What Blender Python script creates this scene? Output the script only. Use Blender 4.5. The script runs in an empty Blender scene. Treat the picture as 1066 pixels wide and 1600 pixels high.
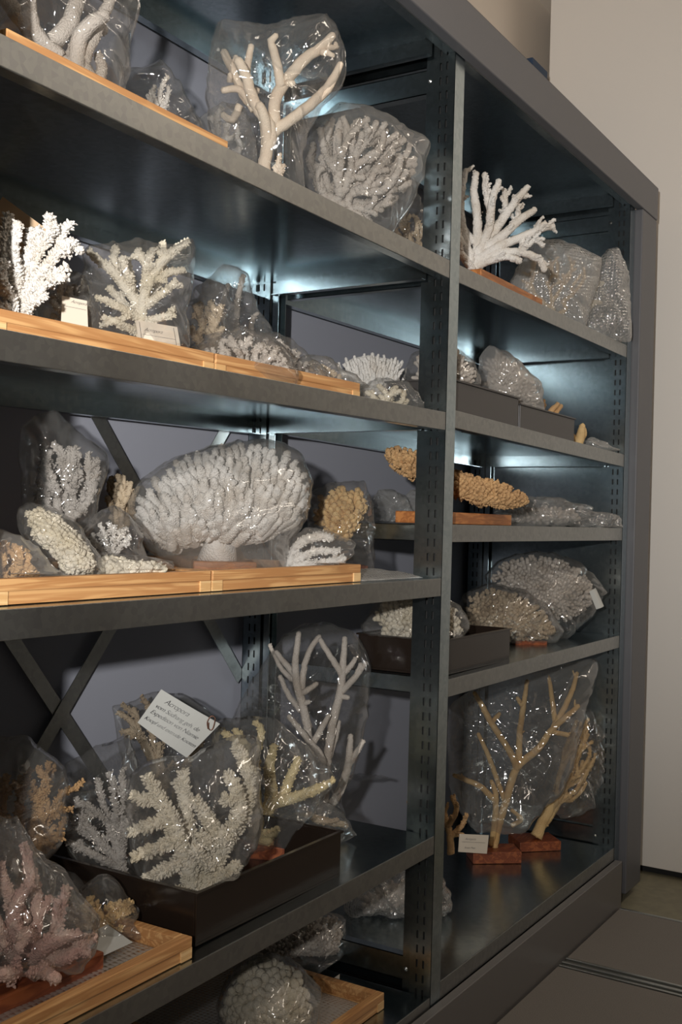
import bpy, math, random
import numpy as np
from mathutils import Vector, Matrix, noise
sc = bpy.context.scene
C = sc.collection
# ------------------------------------------------------------------ camera
F_PX, YAW, PITCH, ROLL = 1692.27, 1.01379, 0.008283, 0.027755
CAM = Vector((-1.68794, -0.83275, 0.94673))
fw = Vector((math.sin(YAW)*math.cos(PITCH), math.cos(YAW)*math.cos(PITCH), math.sin(PITCH)))
r0 = Vector((math.cos(YAW), -math.sin(YAW), 0)); u0 = r0.cross(fw)
RT = r0*math.cos(ROLL)+u0*math.sin(ROLL); UP = -r0*math.sin(ROLL)+u0*math.cos(ROLL)
cd = bpy.data.cameras.new('camera'); co = bpy.data.objects.new('camera', cd); C.objects.link(co)
m = Matrix((RT, UP, -fw)).transposed().to_4x4(); m.translation = CAM; co.matrix_world = m
cd.sensor_fit = 'VERTICAL'; cd.sensor_height = 36; cd.sensor_width = 24; cd.lens = 36*F_PX/1600
cd.clip_start = 0.02
sc.camera = co
# ------------------------------------------------------------------ light
sc.view_settings.view_transform = 'Standard'; sc.view_settings.look = 'None'
sc.view_settings.gamma = 1; sc.view_settings.exposure = 0.0
sc.cycles.transparent_max_bounces = 32
sc.cycles.max_bounces = 10
w = bpy.data.worlds.new('world'); sc.world = w; w.use_nodes = True
w.node_tree.nodes['Background'].inputs[0].default_value = (1.0, .86, .7, 1)
w.node_tree.nodes['Background'].inputs[1].default_value = 0.02
def lamp(name, typ, loc, aim, power, col, **k):
    l = bpy.data.lights.new(name, typ); l.energy = power; l.color = col
    for a, b in k.items(): setattr(l, a, b)
    o = bpy.data.objects.new(name, l); C.objects.link(o); o.location = loc
    o.rotation_euler = (Vector(aim)-Vector(loc)).to_track_quat('-Z', 'Y').to_euler(); return o
# the photographer's flash, beside and above the lens
lamp('camera_flash', 'SPOT', (-2.03, -0.83, 1.064), (-0.32, 0.1, 1.53), 165, (1.0, .975, .935), spot_size=math.radians(86), spot_blend=1.0, shadow_soft_size=0.018)
# fluorescent room fittings on the ceiling of the aisle
lamp('ceiling_lamp', 'AREA', (-0.9, -1.3, 2.52), (-0.9, -1.1, 0), 9, (1.0, .88, .74), shape='RECTANGLE', size=1.2, size_y=0.25)
lamp('ceiling_lamp', 'AREA', (1.0, -1.3, 2.52), (1.0, -1.1, 0), 9, (1.0, .88, .74), shape='RECTANGLE', size=1.2, size_y=0.25)

# ------------------------------------------------------------------ helpers
def ray(u, v): return (fw + RT*((u-533)/F_PX) - UP*((v-800)/F_PX))
def onY(u, v, y): d = ray(u, v); return CAM + d*((y-CAM.y)/d.y)
def onZ(u, v, z): d = ray(u, v); return CAM + d*((z-CAM.z)/d.z)
class Frame:      # an upright plane through a spot on a shelf, turned by angle a about z
    def __init__(s, u, v, y, a=0.8):
        s.O = onY(u, v, y); s.R = Vector((math.cos(a), -math.sin(a), 0)); s.N = Vector((-math.sin(a), -math.cos(a), 0)); s.a = a
    def at(s, u, v, d=0):
        r = ray(u, v); P = CAM + r*(((s.O + s.N*d) - CAM).dot(s.N)/r.dot(s.N)); return P
    def sh(s, u, v): P = s.at(u, v)-s.O; return (P.dot(s.R), P.z+s.O.z)
    def w(s, a, h, d=0): return s.O*1 + s.R*a + s.N*d + Vector((0, 0, h-s.O.z))
    def mpp(s): return (s.O-CAM).dot(fw)/F_PX

class MB:
    def __init__(s): s.v = []; s.f = []
    def add(s, V, Fc):
        n = len(s.v); s.v += [tuple(p) for p in V]; s.f += [tuple(i+n for i in f) for f in Fc]
    def box(s, a, b, M=None):
        x0, y0, z0 = a; x1, y1, z1 = b
        V = [Vector(p) for p in ((x0,y0,z0),(x1,y0,z0),(x1,y1,z0),(x0,y1,z0),(x0,y0,z1),(x1,y0,z1),(x1,y1,z1),(x0,y1,z1))]
        if M: V = [M @ p for p in V]
        s.add(V, [(0,3,2,1),(4,5,6,7),(0,1,5,4),(1,2,6,5),(2,3,7,6),(3,0,4,7)])
    def tube(s, pts, rs, n=7, jit=0.0, cap0=True, seed=None):
        rings = []; m = len(pts)
        up = Vector((.3, .5, .81))
        for i in range(m):
            t = (pts[min(i+1, m-1)]-pts[max(i-1, 0)])
            if t.length < 1e-7: t = Vector((0, 0, 1))
            t.normalize()
            a = t.cross(up)
            if a.length < .1: a = t.cross(Vector((1, 0, 0)))
            a.normalize(); up2 = a.cross(t); up = up2 if up2.length > .1 else up
            b = t.cross(a); ring = []
            for k in range(n):
                q = 2*math.pi*k/n; R = rs[i]*(1+random.uniform(-jit, jit))
                ring.append(pts[i] + a*(math.cos(q)*R) + b*(math.sin(q)*R))
            rings.append(ring)
        V = [p for r in rings for p in r]; Fc = []
        for i in range(m-1):
            for k in range(n):
                Fc.append((i*n+k, i*n+(k+1) % n, (i+1)*n+(k+1) % n, (i+1)*n+k))
        t = (pts[-1]-pts[-2]).normalized(); V.append(pts[-1]+t*rs[-1]*.7); e = len(V)-1
        for k in range(n): Fc.append(((m-1)*n+k, (m-1)*n+(k+1) % n, e))
        if cap0: Fc.append(tuple(reversed(range(n))))
        s.add(V, Fc)
    def build(s, name, mt, parent=None, smooth=False, bevel=0):
        me = bpy.data.meshes.new(name); me.from_pydata(s.v, [], s.f); me.update()
        if smooth: me.polygons.foreach_set('use_smooth', [True]*len(me.polygons))
        me.materials.append(mt)
        o = bpy.data.objects.new(name, me); C.objects.link(o)
        if parent:
            o.parent = parent; o.matrix_parent_inverse = Matrix.Translation(-parent.location)
        if bevel:
            b = o.modifiers.new('bevel', 'BEVEL'); b.width = bevel; b.segments = 2; b.limit_method = 'ANGLE'
        return o
def tag(o, label=None, cat=None, group=None, kind=None):
    for k, v in (('label', label), ('category', cat), ('group', group), ('kind', kind)):
        if v: o[k] = v
    return o
def empty(name, loc, *a, **k):
    o = bpy.data.objects.new(name, None); C.objects.link(o); o.location = loc; o.empty_display_size = .05; return tag(o, *a, **k)

# ------------------------------------------------------------------ materials
def mat(name, col, rough=.6, metal=0, bump=None, var=None, spec=.5, coords='Object', **k):
    """bump=(kind, scale, strength, dist)  var=(scale, col2, lo, hi)"""
    m = bpy.data.materials.new(name); m.use_nodes = True; nt = m.node_tree; N = nt.nodes; L = nt.links
    B = N['Principled BSDF']; B.inputs['Base Color'].default_value = (*col, 1); B.inputs['Roughness'].default_value = rough
    B.inputs['Metallic'].default_value = metal; B.inputs['Specular IOR Level'].default_value = spec
    tc = N.new('ShaderNodeTexCoord')
    if var:
        n = N.new('ShaderNodeTexNoise'); n.inputs['Scale'].default_value = var[0]; n.inputs['Detail'].default_value = 6
        L.new(tc.outputs[coords], n.inputs['Vector'])
        r = N.new('ShaderNodeValToRGB'); r.color_ramp.elements[0].position = var[2]; r.color_ramp.elements[1].position = var[3]
        r.color_ramp.elements[0].color = (*col, 1); r.color_ramp.elements[1].color = (*var[1], 1)
        L.new(n.outputs['Fac'], r.inputs[0]); L.new(r.outputs[0], B.inputs['Base Color'])
    if bump:
        kinds = {'noise': 'ShaderNodeTexNoise', 'voronoi': 'ShaderNodeTexVoronoi'}
        t = N.new(kinds[bump[0]]); t.inputs['Scale'].default_value = bump[1]; L.new(tc.outputs[coords], t.inputs['Vector'])
        if bump[0] == 'noise': t.inputs['Detail'].default_value = 4
        b = N.new('ShaderNodeBump'); b.inputs['Strength'].default_value = bump[2]; b.inputs['Distance'].default_value = bump[3]
        if bump[0] == 'voronoi': b.invert = True
        L.new(t.outputs[0], b.inputs['Height']); L.new(b.outputs[0], B.inputs['Normal'])
    m['B'] = 1
    return m
def galvanised(name, c1, c2, rough):
    m = mat(name, c1, rough, 1.0); nt = m.node_tree; N = nt.nodes; L = nt.links; B = N['Principled BSDF']
    tc = [n for n in N if n.type == 'TEX_COORD'][0]
    v = N.new('ShaderNodeTexVoronoi'); v.inputs['Scale'].default_value = 130; L.new(tc.outputs['Object'], v.inputs['Vector'])
    mix = N.new('ShaderNodeMix'); mix.data_type = 'RGBA'
    mix.inputs['A'].default_value = (*c1, 1); mix.inputs['B'].default_value = (*c2, 1)
    L.new(v.outputs['Color'], mix.inputs['Factor']); L.new(mix.outputs['Result'], B.inputs['Base Color'])
    n = N.new('ShaderNodeTexNoise'); n.inputs['Scale'].default_value = 9; L.new(tc.outputs['Object'], n.inputs['Vector'])
    mr = N.new('ShaderNodeMapRange'); mr.inputs['To Min'].default_value = rough*.8; mr.inputs['To Max'].default_value = rough*1.25
    L.new(n.outputs['Fac'], mr.inputs['Value']); L.new(mr.outputs[0], B.inputs['Roughness'])
    b = N.new('ShaderNodeBump'); b.inputs['Strength'].default_value = .05; b.inputs['Distance'].default_value = .004
    n2 = N.new('ShaderNodeTexNoise'); n2.inputs['Scale'].default_value = 7; L.new(tc.outputs['Object'], n2.inputs['Vector'])
    L.new(n2.outputs['Fac'], b.inputs['Height']); L.new(b.outputs[0], B.inputs['Normal'])
    return m
def wood(name, c1, c2, scale=(3, 60, 60), rough=.5):
    m = mat(name, c1, rough); nt = m.node_tree; N = nt.nodes; L = nt.links; B = N['Principled BSDF']
    tc = [n for n in N if n.type == 'TEX_COORD'][0]
    mp = N.new('ShaderNodeMapping'); mp.inputs['Scale'].default_value = scale; L.new(tc.outputs['Object'], mp.inputs['Vector'])
    n = N.new('ShaderNodeTexNoise'); n.inputs['Scale'].default_value = 1.6; n.inputs['Detail'].default_value = 3; n.inputs['Distortion'].default_value = .8
    L.new(mp.outputs[0], n.inputs['Vector'])
    wv = N.new('ShaderNodeMath'); wv.operation = 'MULTIPLY'; wv.inputs[1].default_value = 15; L.new(n.outputs['Fac'], wv.inputs[0])
    s = N.new('ShaderNodeMath'); s.operation = 'SINE'; L.new(wv.outputs[0], s.inputs[0])
    r = N.new('ShaderNodeValToRGB'); r.color_ramp.elements[0].position = .25; r.color_ramp.elements[1].position = .95
    r.color_ramp.elements[0].color = (*c1, 1); r.color_ramp.elements[1].color = (*c2, 1)
    mr = N.new('ShaderNodeMapRange'); mr.inputs['From Min'].default_value = -1; L.new(s.outputs[0], mr.inputs['Value'])
    L.new(mr.outputs[0], r.inputs[0]); L.new(r.outputs[0], B.inputs['Base Color'])
    return m
def film(name, tint=(1, 1, 1), haze=.07, rough=.1, gloss=1.0, crink=.3, scale=26, bubble=False, trans=.94):
    """thin clear polythene: transparent + Fresnel gloss + a little milky scatter"""
    m = bpy.data.materials.new(name); m.use_nodes = True; nt = m.node_tree; N = nt.nodes; L = nt.links; N.clear()
    out = N.new('ShaderNodeOutputMaterial'); tr = N.new('ShaderNodeBsdfTransparent'); tr.inputs[0].default_value = (*[trans*t for t in tint], 1)
    df = N.new('ShaderNodeBsdfDiffuse'); df.inputs[0].default_value = (.8, .79, .77, 1)
    tl = N.new('ShaderNodeBsdfTranslucent'); tl.inputs[0].default_value = (.8, .79, .77, 1)
    hz = N.new('ShaderNodeMixShader'); hz.inputs[0].default_value = .5; L.new(df.outputs[0], hz.inputs[1]); L.new(tl.outputs[0], hz.inputs[2])
    gl = N.new('ShaderNodeBsdfGlossy'); gl.inputs['Roughness'].default_value = rough*.7
    tc = N.new('ShaderNodeTexCoord')
    b = N.new('ShaderNodeBump'); b.inputs['Strength'].default_value = crink; b.inputs['Distance'].default_value = .008 if not bubble else .004
    if bubble:
        v = N.new('ShaderNodeTexVoronoi'); v.inputs['Scale'].default_value = 125; v.inputs['Randomness'].default_value = .15
        b.invert = True; L.new(tc.outputs['Object'], v.inputs['Vector']); L.new(v.outputs['Distance'], b.inputs['Height'])
    else:
        ns = N.new('ShaderNodeTexNoise'); ns.inputs['Scale'].default_value = 12; L.new(tc.outputs['Object'], ns.inputs['Vector'])
        ad = N.new('ShaderNodeVectorMath'); ad.operation = 'MULTIPLY_ADD'; ad.inputs[1].default_value = (.12, .12, .12)
        L.new(ns.outputs['Color'], ad.inputs[0]); L.new(tc.outputs['Object'], ad.inputs[2])
        mp = N.new('ShaderNodeMapping'); mp.inputs['Scale'].default_value = (1, 1, .55); L.new(ad.outputs[0], mp.inputs[0])
        v = N.new('ShaderNodeTexVoronoi'); v.inputs['Scale'].default_value = scale; L.new(mp.outputs[0], v.inputs['Vector'])
        v2 = N.new('ShaderNodeTexVoronoi'); v2.inputs['Scale'].default_value = scale*3; L.new(ad.outputs[0], v2.inputs['Vector'])
        sm = N.new('ShaderNodeMath'); sm.operation = 'MULTIPLY_ADD'; sm.inputs[1].default_value = .10; L.new(v2.outputs['Distance'], sm.inputs[0]); L.new(v.outputs['Distance'], sm.inputs[2])
        L.new(sm.outputs[0], b.inputs['Height'])
    L.new(b.outputs[0], gl.inputs['Normal'])
    fr = N.new('ShaderNodeLayerWeight'); fr.inputs['Blend'].default_value = .5; L.new(b.outputs[0], fr.inputs['Normal'])
    pw = N.new('ShaderNodeMath'); pw.operation = 'POWER'; pw.inputs[1].default_value = 4.5; L.new(fr.outputs['Facing'], pw.inputs[0])
    mg = N.new('ShaderNodeMath'); mg.operation = 'MULTIPLY_ADD'; mg.inputs[1].default_value = .55*gloss; mg.inputs[2].default_value = .12*gloss; mg.use_clamp = True; L.new(pw.outputs[0], mg.inputs[0])
    m1 = N.new('ShaderNodeMixShader'); L.new(tr.outputs[0], m1.inputs[1]); L.new(hz.outputs[0], m1.inputs[2])
    # milkiness grows where the film is seen edge-on
    lw = N.new('ShaderNodeLayerWeight'); lw.inputs['Blend'].default_value = .25
    mh = N.new('ShaderNodeMapRange'); mh.inputs['To Min'].default_value = haze; mh.inputs['To Max'].default_value = min(1, haze*5+.12)
    L.new(lw.outputs['Facing'], mh.inputs['Value']); L.new(mh.outputs[0], m1.inputs[0])
    m2 = N.new('ShaderNodeMixShader'); L.new(mg.outputs[0], m2.inputs[0]); L.new(m1.outputs[0], m2.inputs[1]); L.new(gl.outputs[0], m2.inputs[2])
    L.new(m2.outputs[0], out.inputs[0]); return m
M = {}
M['galv'] = galvanised('galvanised_steel', (.36,.43,.46), (.48,.55,.58), .22)
M['galv_face'] = galvanised('galvanised_steel_dull', (.34,.35,.35), (.42,.43,.42), .40)
M['grey_paint'] = mat('grey_painted_steel', (.115,.115,.125), .45, bump=('noise', 900, .1, .0005))
M['dark_paint'] = mat('dark_grey_paint', (.045,.045,.05), .5)
M['plinth'] = mat('plinth_steel', (.20,.19,.185), .42, .3)
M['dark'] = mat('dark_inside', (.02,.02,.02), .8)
M['wall'] = mat('wall_paint', (.34,.35,.41), .9, bump=('noise', 300, .1, .001))
M['cream'] = mat('cream_wall', (.84,.75,.65), .9, bump=('noise', 300, .1, .001))
M['white'] = mat('white_panel', (.80,.76,.71), .6, bump=('noise', 500, .04, .0004))
M['floor'] = mat('linoleum', (.24,.22,.15), .55, var=(30, (.20,.185,.13), .4, .6))
M['deck'] = mat('deck_board', (.21,.19,.17), .6, bump=('noise', 700, .15, .0005), var=(500, (.17,.155,.14), .4, .6))
M['rail'] = mat('rail_steel', (.45,.46,.44), .35, 1)
M['blue'] = mat('dark_blue_card', (.015,.04,.09), .6)
M['pine'] = wood('pine', (.70,.40,.17), (.50,.24,.09), (3, 60, 60))
M['pine_pale'] = wood('pine_pale', (.82,.55,.27), (.68,.40,.17), (3, 70, 70))
M['redwood'] = wood('stained_block', (.34,.10,.035), (.20,.05,.02), (8, 50, 50), .45)
M['orangewood'] = wood('orange_block', (.50,.20,.06), (.34,.12,.035), (8, 50, 50), .45)

# ------------------------------------------------------------------ room
def struct(name, boxes, mt):
    b = MB()
    for a, c in boxes: b.box(a, c)
    o = b.build(name, mt); o['kind'] = 'structure'; return o
struct('floor', [((-3.2,-2.0,-.1), (3.2,.50,0))], M['floor'])
struct('ceiling', [((-3.2,-2.0,2.6), (3.2,.50,2.7))], M['cream'])
struct('wall_back', [((-3.2,.47,0), (3.2,.57,2.6))], M['cream'])
struct('wall_front', [((-3.2,-2.1,0), (3.2,-2.0,2.6))], M['cream'])
b = MB(); b.box((-2.6, -1.99, .0), (1.1, -1.60, 1.84)); b.build('unseen_dark_unit', M['dark_paint'], bevel=.004)['kind'] = 'structure'  # unseen shelving block added opposite, dark so the shelf lips mirror less light
struct('wall_left', [((-3.3,-2.0,0), (-3.2,.47,2.6))], M['cream'])
struct('wall_right', [((2.6,-2.0,0), (2.7,.47,2.6))], M['cream'])

# ------------------------------------------------------------------ shelving
UW = .018      # half width of an upright
D = .41
T = .030
unit = empty('steel_shelving', (0, 0.2, 0), 'two-bay galvanised steel shelving with grey canopy, end panel and perforated uprights', 'shelving')
def upright(x, yf, flip=1):
    b = MB(); z0, z1 = .02, 1.80
    b.box((x-UW+.0015, yf+.001, z0), (x-UW+.003, yf+.04, z1)) if False else None
    # front and rear faces
    s = flip
    yb = [yf, yf+s*.014, yf+s*.0175, yf+s*.0265, yf+s*.030, yf+s*.042]
    for sx in (-1, 1):
        X = x+sx*UW; rows = [z0]; z = z0+.012
        while z+.014 < z1: rows += [z, z+.0135]; z += .025
        rows.append(z1)
        for j in range(len(rows)-1):
            for i in range(5):
                if i in (1, 3) and j % 2 == 1: continue
                b.add([(X, yb[i], rows[j]), (X, yb[i+1], rows[j]), (X, yb[i+1], rows[j+1]), (X, yb[i], rows[j+1])], [(0,1,2,3)])
    o = b
    ya, yc = sorted((yf, yf+s*.0012)); b.box((x-UW, ya, z0), (x+UW, yc, z1))
    ya, yc = sorted((yf+s*.042, yf+s*.045)); b.box((x-UW*.45, ya, z0), (x+UW*.45, yc, z1))
    ya, yc = sorted((yf+s*.042, yf+s*.058))
    b.box((x-.013, ya, z0), (x-.0115, yc, z1)); b.box((x+.0115, ya, z0), (x+.013, yc, z1))
    return o
for x in (-1.016, 0, 1):
    for yf, s in ((0, 1), (D+.012, -1)):
        o = upright(x, yf, s).build('upright_post', M['galv'], unit)
        b = MB(); ya, yc = sorted((yf+s*.004, yf+s*.040)); b.box((x-.004, ya, .02), (x+.004, yc, 1.79))
        b.build('slot_shade', M['dark'], o)  # dark core added inside the post so the slots look shaded
def shelf(x0, x1, z, zl=0.0, zr=0.0, t=T, name='shelf'):
    def q(x, y, h):
        k = (x-x0)/(x1-x0); return Vector((x, y, z+zl*(1-k)+zr*k+h))
    def bx(b, a, c):
        V = [q(*p) for p in ((a[0],a[1],a[2]),(c[0],a[1],a[2]),(c[0],c[1],a[2]),(a[0],c[1],a[2]),(a[0],a[1],c[2]),(c[0],a[1],c[2]),(c[0],c[1],c[2]),(a[0],c[1],c[2]))]
        b.add(V, [(0,3,2,1),(4,5,6,7),(0,1,5,4),(1,2,6,5),(2,3,7,6),(3,0,4,7)])
    b = MB()
    bx(b, (x0, .003, -.0015), (x1, D, 0))                       # sheet
    bx(b, (x0, D-.0012, -t), (x1, D, 0))                     # rear lip
    bx(b, (x0, D-.018, -t), (x1, D, -t+.0012))
    bx(b, (x0, .003, -t), (x1, .020, -t+.0012))
    for X, s in ((x0, 1), (x1, -1)):
        xa, xb = sorted((X, X+s*.0012)); bx(b, (xa, .045, -t), (xb, D-.045, 0))
        xa, xb = sorted((X, X+s*.016)); bx(b, (xa, .045, -t), (xb, D-.045, -t+.0012))
    o = b.build(name, M['galv'], unit)
    b = MB(); bx(b, (x0+.0, .0005, -t), (x1, .003, .0006))
    b.build('shelf_lip', M['galv_face'], o, bevel=.0006)
    return o
ZA, ZB, ZC, ZD, ZE = 1.3989, 1.1378, .8526, .4116, .1354
ZA2, ZB2, ZC2, ZD2, ZE2 = 1.3991, 1.1449, .9452, .6749, .150
xi = UW+.001
shelf(-1.016+xi, -xi, ZA, .0049); shelf(-1.016+xi, -xi, ZB, -.0158); shelf(-1.016+xi, -xi, ZC, -.0017)
shelf(-1.016+xi, -xi, ZD, -.0085); shelf(-1.016+xi, -xi, ZE)
shelf(xi, 1-xi, ZA2, 0, .0063); shelf(xi, 1-xi, ZB2, 0, -.013); shelf(xi, 1-xi, ZC2, 0, .0026); shelf(xi, 1-xi, ZD2, 0, .005); shelf(xi, 1-xi, ZE2)
shelf(-1.016+xi, -xi, 1.795, t=.035, name='top_panel'); shelf(xi, 1-xi, 1.795, t=.035, name='top_panel')
# side frame rails
for x in (-1.016, 0, 1):
    for z in (1.70, .150):
        b = MB(); b.box((x-.010, .058, z), (x+.010, D-.045, z+.0014)); b.box((x-.010, .045, z), (x-.0088, D-.034, z+.042)); b.box((x-.010, .058, z+.0406), (x+.010, D-.045, z+.042))
        o = b.build('side_rail', M['galv'], unit)
        b = MB(); b.tube([Vector((x-.010, .052, z+.021)), Vector((x-.013, .052, z+.021))], [.004, .004], 8); b.build('bolt', M['rail'], o)
# steel sheets closing the two ends
for x, s in ((-1.016, -1), (1, 1)):
    b = MB(); xa, xb = sorted((x+s*.001, x-s*.001)); b.box((xa, .058, .02), (xb, D-.003, 1.792)); b.build('side_sheet', M['galv'], unit)
b = MB(); b.box((-1.10, .438, .01), (1.10, .444, 1.80)); b.build('back_sheet', M['wall'], unit)
# cross bracing behind the left bay
def brace(p, q):
    b = MB(); p = Vector(p); q = Vector(q); d = (q-p).normalized(); n = d.cross(Vector((0, 1, 0)))*.0125
    y = Vector((0, .0012, 0)); b.add([p-n, q-n, q+n, p+n, p-n+y, q-n+y, q+n+y, p+n+y], [(0,1,2,3),(7,6,5,4),(0,4,5,1),(3,2,6,7)]); b.build('cross_brace', M['galv_face'], unit)
BC = (-.478, .634)
def ln(s, L): return (BC[0]+s*L, BC[1])
for s, y in ((1, .4235), (-1, .4255)):
    k = 1.22
    brace((BC[0]-.46*1, y, BC[1]-s*k*.46), (BC[0]+.46, y, BC[1]+s*k*.46))
brace((-.98, .4215, 1.75), (-.02, .4215, .64))
# canopy, end panel, plinth
b = MB(); b.box((-1.15, -.022, 1.757), (1.145, -.001, 1.842)); b.box((-1.15, -.022, 1.838), (1.145, D+.02, 1.842)); b.build('canopy', M['grey_paint'], unit, bevel=.002)
for x0, x1 in ((1.0215, 1.145), (-1.160, -1.0375)):
    b = MB(); b.box((x0, -.020, .028), (x1, D+.02, 1.757)); b.build('end_panel', M['grey_paint'], unit, bevel=.003)
b = MB(); b.box((-1.036, -.020, .004), (.985, -.002, .121)); b.build('plinth', M['plinth'], unit, bevel=.0015)
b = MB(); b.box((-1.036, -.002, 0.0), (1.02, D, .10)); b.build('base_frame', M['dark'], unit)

# white cabinet beyond the end, blue box on top, raised aisle deck with its rail
a = empty('tall_cabinet', (1.65, -.4, 0), 'tall white flat-sided cabinet beyond the far end of the shelving', 'cabinet')
b = MB(); b.box((1.30, -1.3, .022), (2.0, .352, 2.55)); b.build('cabinet_body', M['white'], a, bevel=.002)
b = MB(); b.box((1.33, -1.28, .0), (1.97, .33, .022)); b.build('gap_shade', M['dark'], a)  # dark slab standing in for the shade in the gap underneath
b = MB(); b.box((1.0, .28, 1.843), (1.11, .34, 2.195)); tag(b.build('document_box', M['blue'], bevel=.003), 'dark blue box standing on top of the shelving at its far end', 'box')
def plain(name, boxes, mt, label, cat, bevel=.001, group=None):
    b = MB()
    for p, q in boxes: b.box(p, q)
    return tag(b.build(name, mt, bevel=bevel), label, cat, group)
plain('deck_board', [((.592, -1.59, .0005), (.955, -.024, .012))], M['deck'], 'grey-brown deck board on the far side of the floor rail', 'floor board')
plain('deck_board', [((-3.0, -1.59, .0005), (.535, -.024, .012))], M['deck'], 'grey-brown deck board on the near side of the floor rail', 'floor board')
plain('deck_edging', [((.956, -1.59, .0005), (.966, -.024, .013))], M['rail'], 'thin metal edging strip along the end of the deck', 'edging strip')
plain('floor_rail', [((.537, -1.59, .0005), (.590, -.024, .006)), ((.538, -1.59, .006), (.545, -.024, .014)), ((.558, -1.59, .006), (.568, -.024, .014)), ((.582, -1.59, .006), (.589, -.024, .014))], M['rail'], 'steel floor rail running across the aisle deck to the plinth', 'rail')

# ------------------------------------------------------------------ specimen makers
CORAL = {}
def coral_mat(name, c1, c2, bs=420, st=.7):
    m = mat(name, c1, .85, bump=('voronoi', bs, st, .0016), var=(22, c2, .42, .68)); CORAL[name] = m; return m
coral_mat('white_coral', (.78,.75,.71), (.62,.56,.49))
coral_mat('grey_coral', (.52,.48,.44), (.36,.32,.28))
coral_mat('pale_coral', (.60,.54,.48), (.42,.36,.30))
coral_mat('tan_coral', (.50,.40,.28), (.34,.25,.16))
coral_mat('smooth_coral', (.80,.68,.54), (.70,.56,.43), 500, .35)
coral_mat('yellow_coral', (.74,.62,.36), (.58,.46,.25))
coral_mat('cream_coral', (.70,.64,.53), (.56,.49,.36))
coral_mat('brown_coral', (.56,.36,.16), (.34,.20,.08))
coral_mat('orange_coral', (.58,.36,.17), (.42,.25,.12))
coral_mat('pink_coral', (.50,.30,.25), (.60,.45,.36))
coral_mat('honey_coral', (.72,.50,.24), (.58,.36,.15))
M['film'] = film('clear_film', haze=.045)
M['film_soft'] = film('soft_film', haze=.09, rough=.12)
M['film_thin'] = film('thin_film', haze=.028, rough=.07, crink=.22)
M['film_milky'] = film('milky_film', haze=.22, rough=.2)
M['bubble'] = film('bubble_film', haze=.42, rough=.2, gloss=1.2, crink=1.0, bubble=True)
M['bubble_clear'] = film('bubble_film_clear', haze=.20, rough=.14, gloss=1.6, crink=1.0, bubble=True)
M['card'] = mat('card', (.62,.54,.44), .8)
M['card2'] = mat('tan_card', (.60,.42,.26), .8)
M['paper'] = mat('paper', (.56,.56,.53), .85)
M['ink'] = mat('ink', (.06,.06,.07), .8)
M['wire'] = mat('copper_wire', (.25,.12,.08), .4, .8)

TRAY = None
def keep(p):
    if TRAY and p.z < TRAY[4]: p.x = min(max(p.x, TRAY[0]), TRAY[1]); p.y = min(max(p.y, TRAY[2]), TRAY[3])
    if p.x > -.02 and p.y > -.03: p.x = min(p.x, .976 if p.y < .07 else .990); p.y = min(p.y, .425)
    else: p.y = min(p.y, .418)
    return p
def inpoly(x, y, P):
    r = False; j = len(P)-1
    for i in range(len(P)):
        xi_, yi = P[i]; xj, yj = P[j]
        if (yi > y) != (yj > y) and x < (xj-xi_)*(y-yi)/(yj-yi+1e-12)+xi_: r = not r
        j = i
    return r
def edist(x, y, P):
    P = np.array(P); Q = np.roll(P, -1, 0); d = Q-P; w_ = np.array([x, y])-P
    t = np.clip((w_*d).sum(1)/((d*d).sum(1)+1e-12), 0, 1); e = w_-d*t[:, None]
    k = (e*e).sum(1); i = int(k.argmin()); return math.sqrt(k[i]), e[i]
def outline(F, px, zs):
    return [(a, max(h, zs+.0015)) for a, h in (F.sh(u, v) for u, v in px)]

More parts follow.
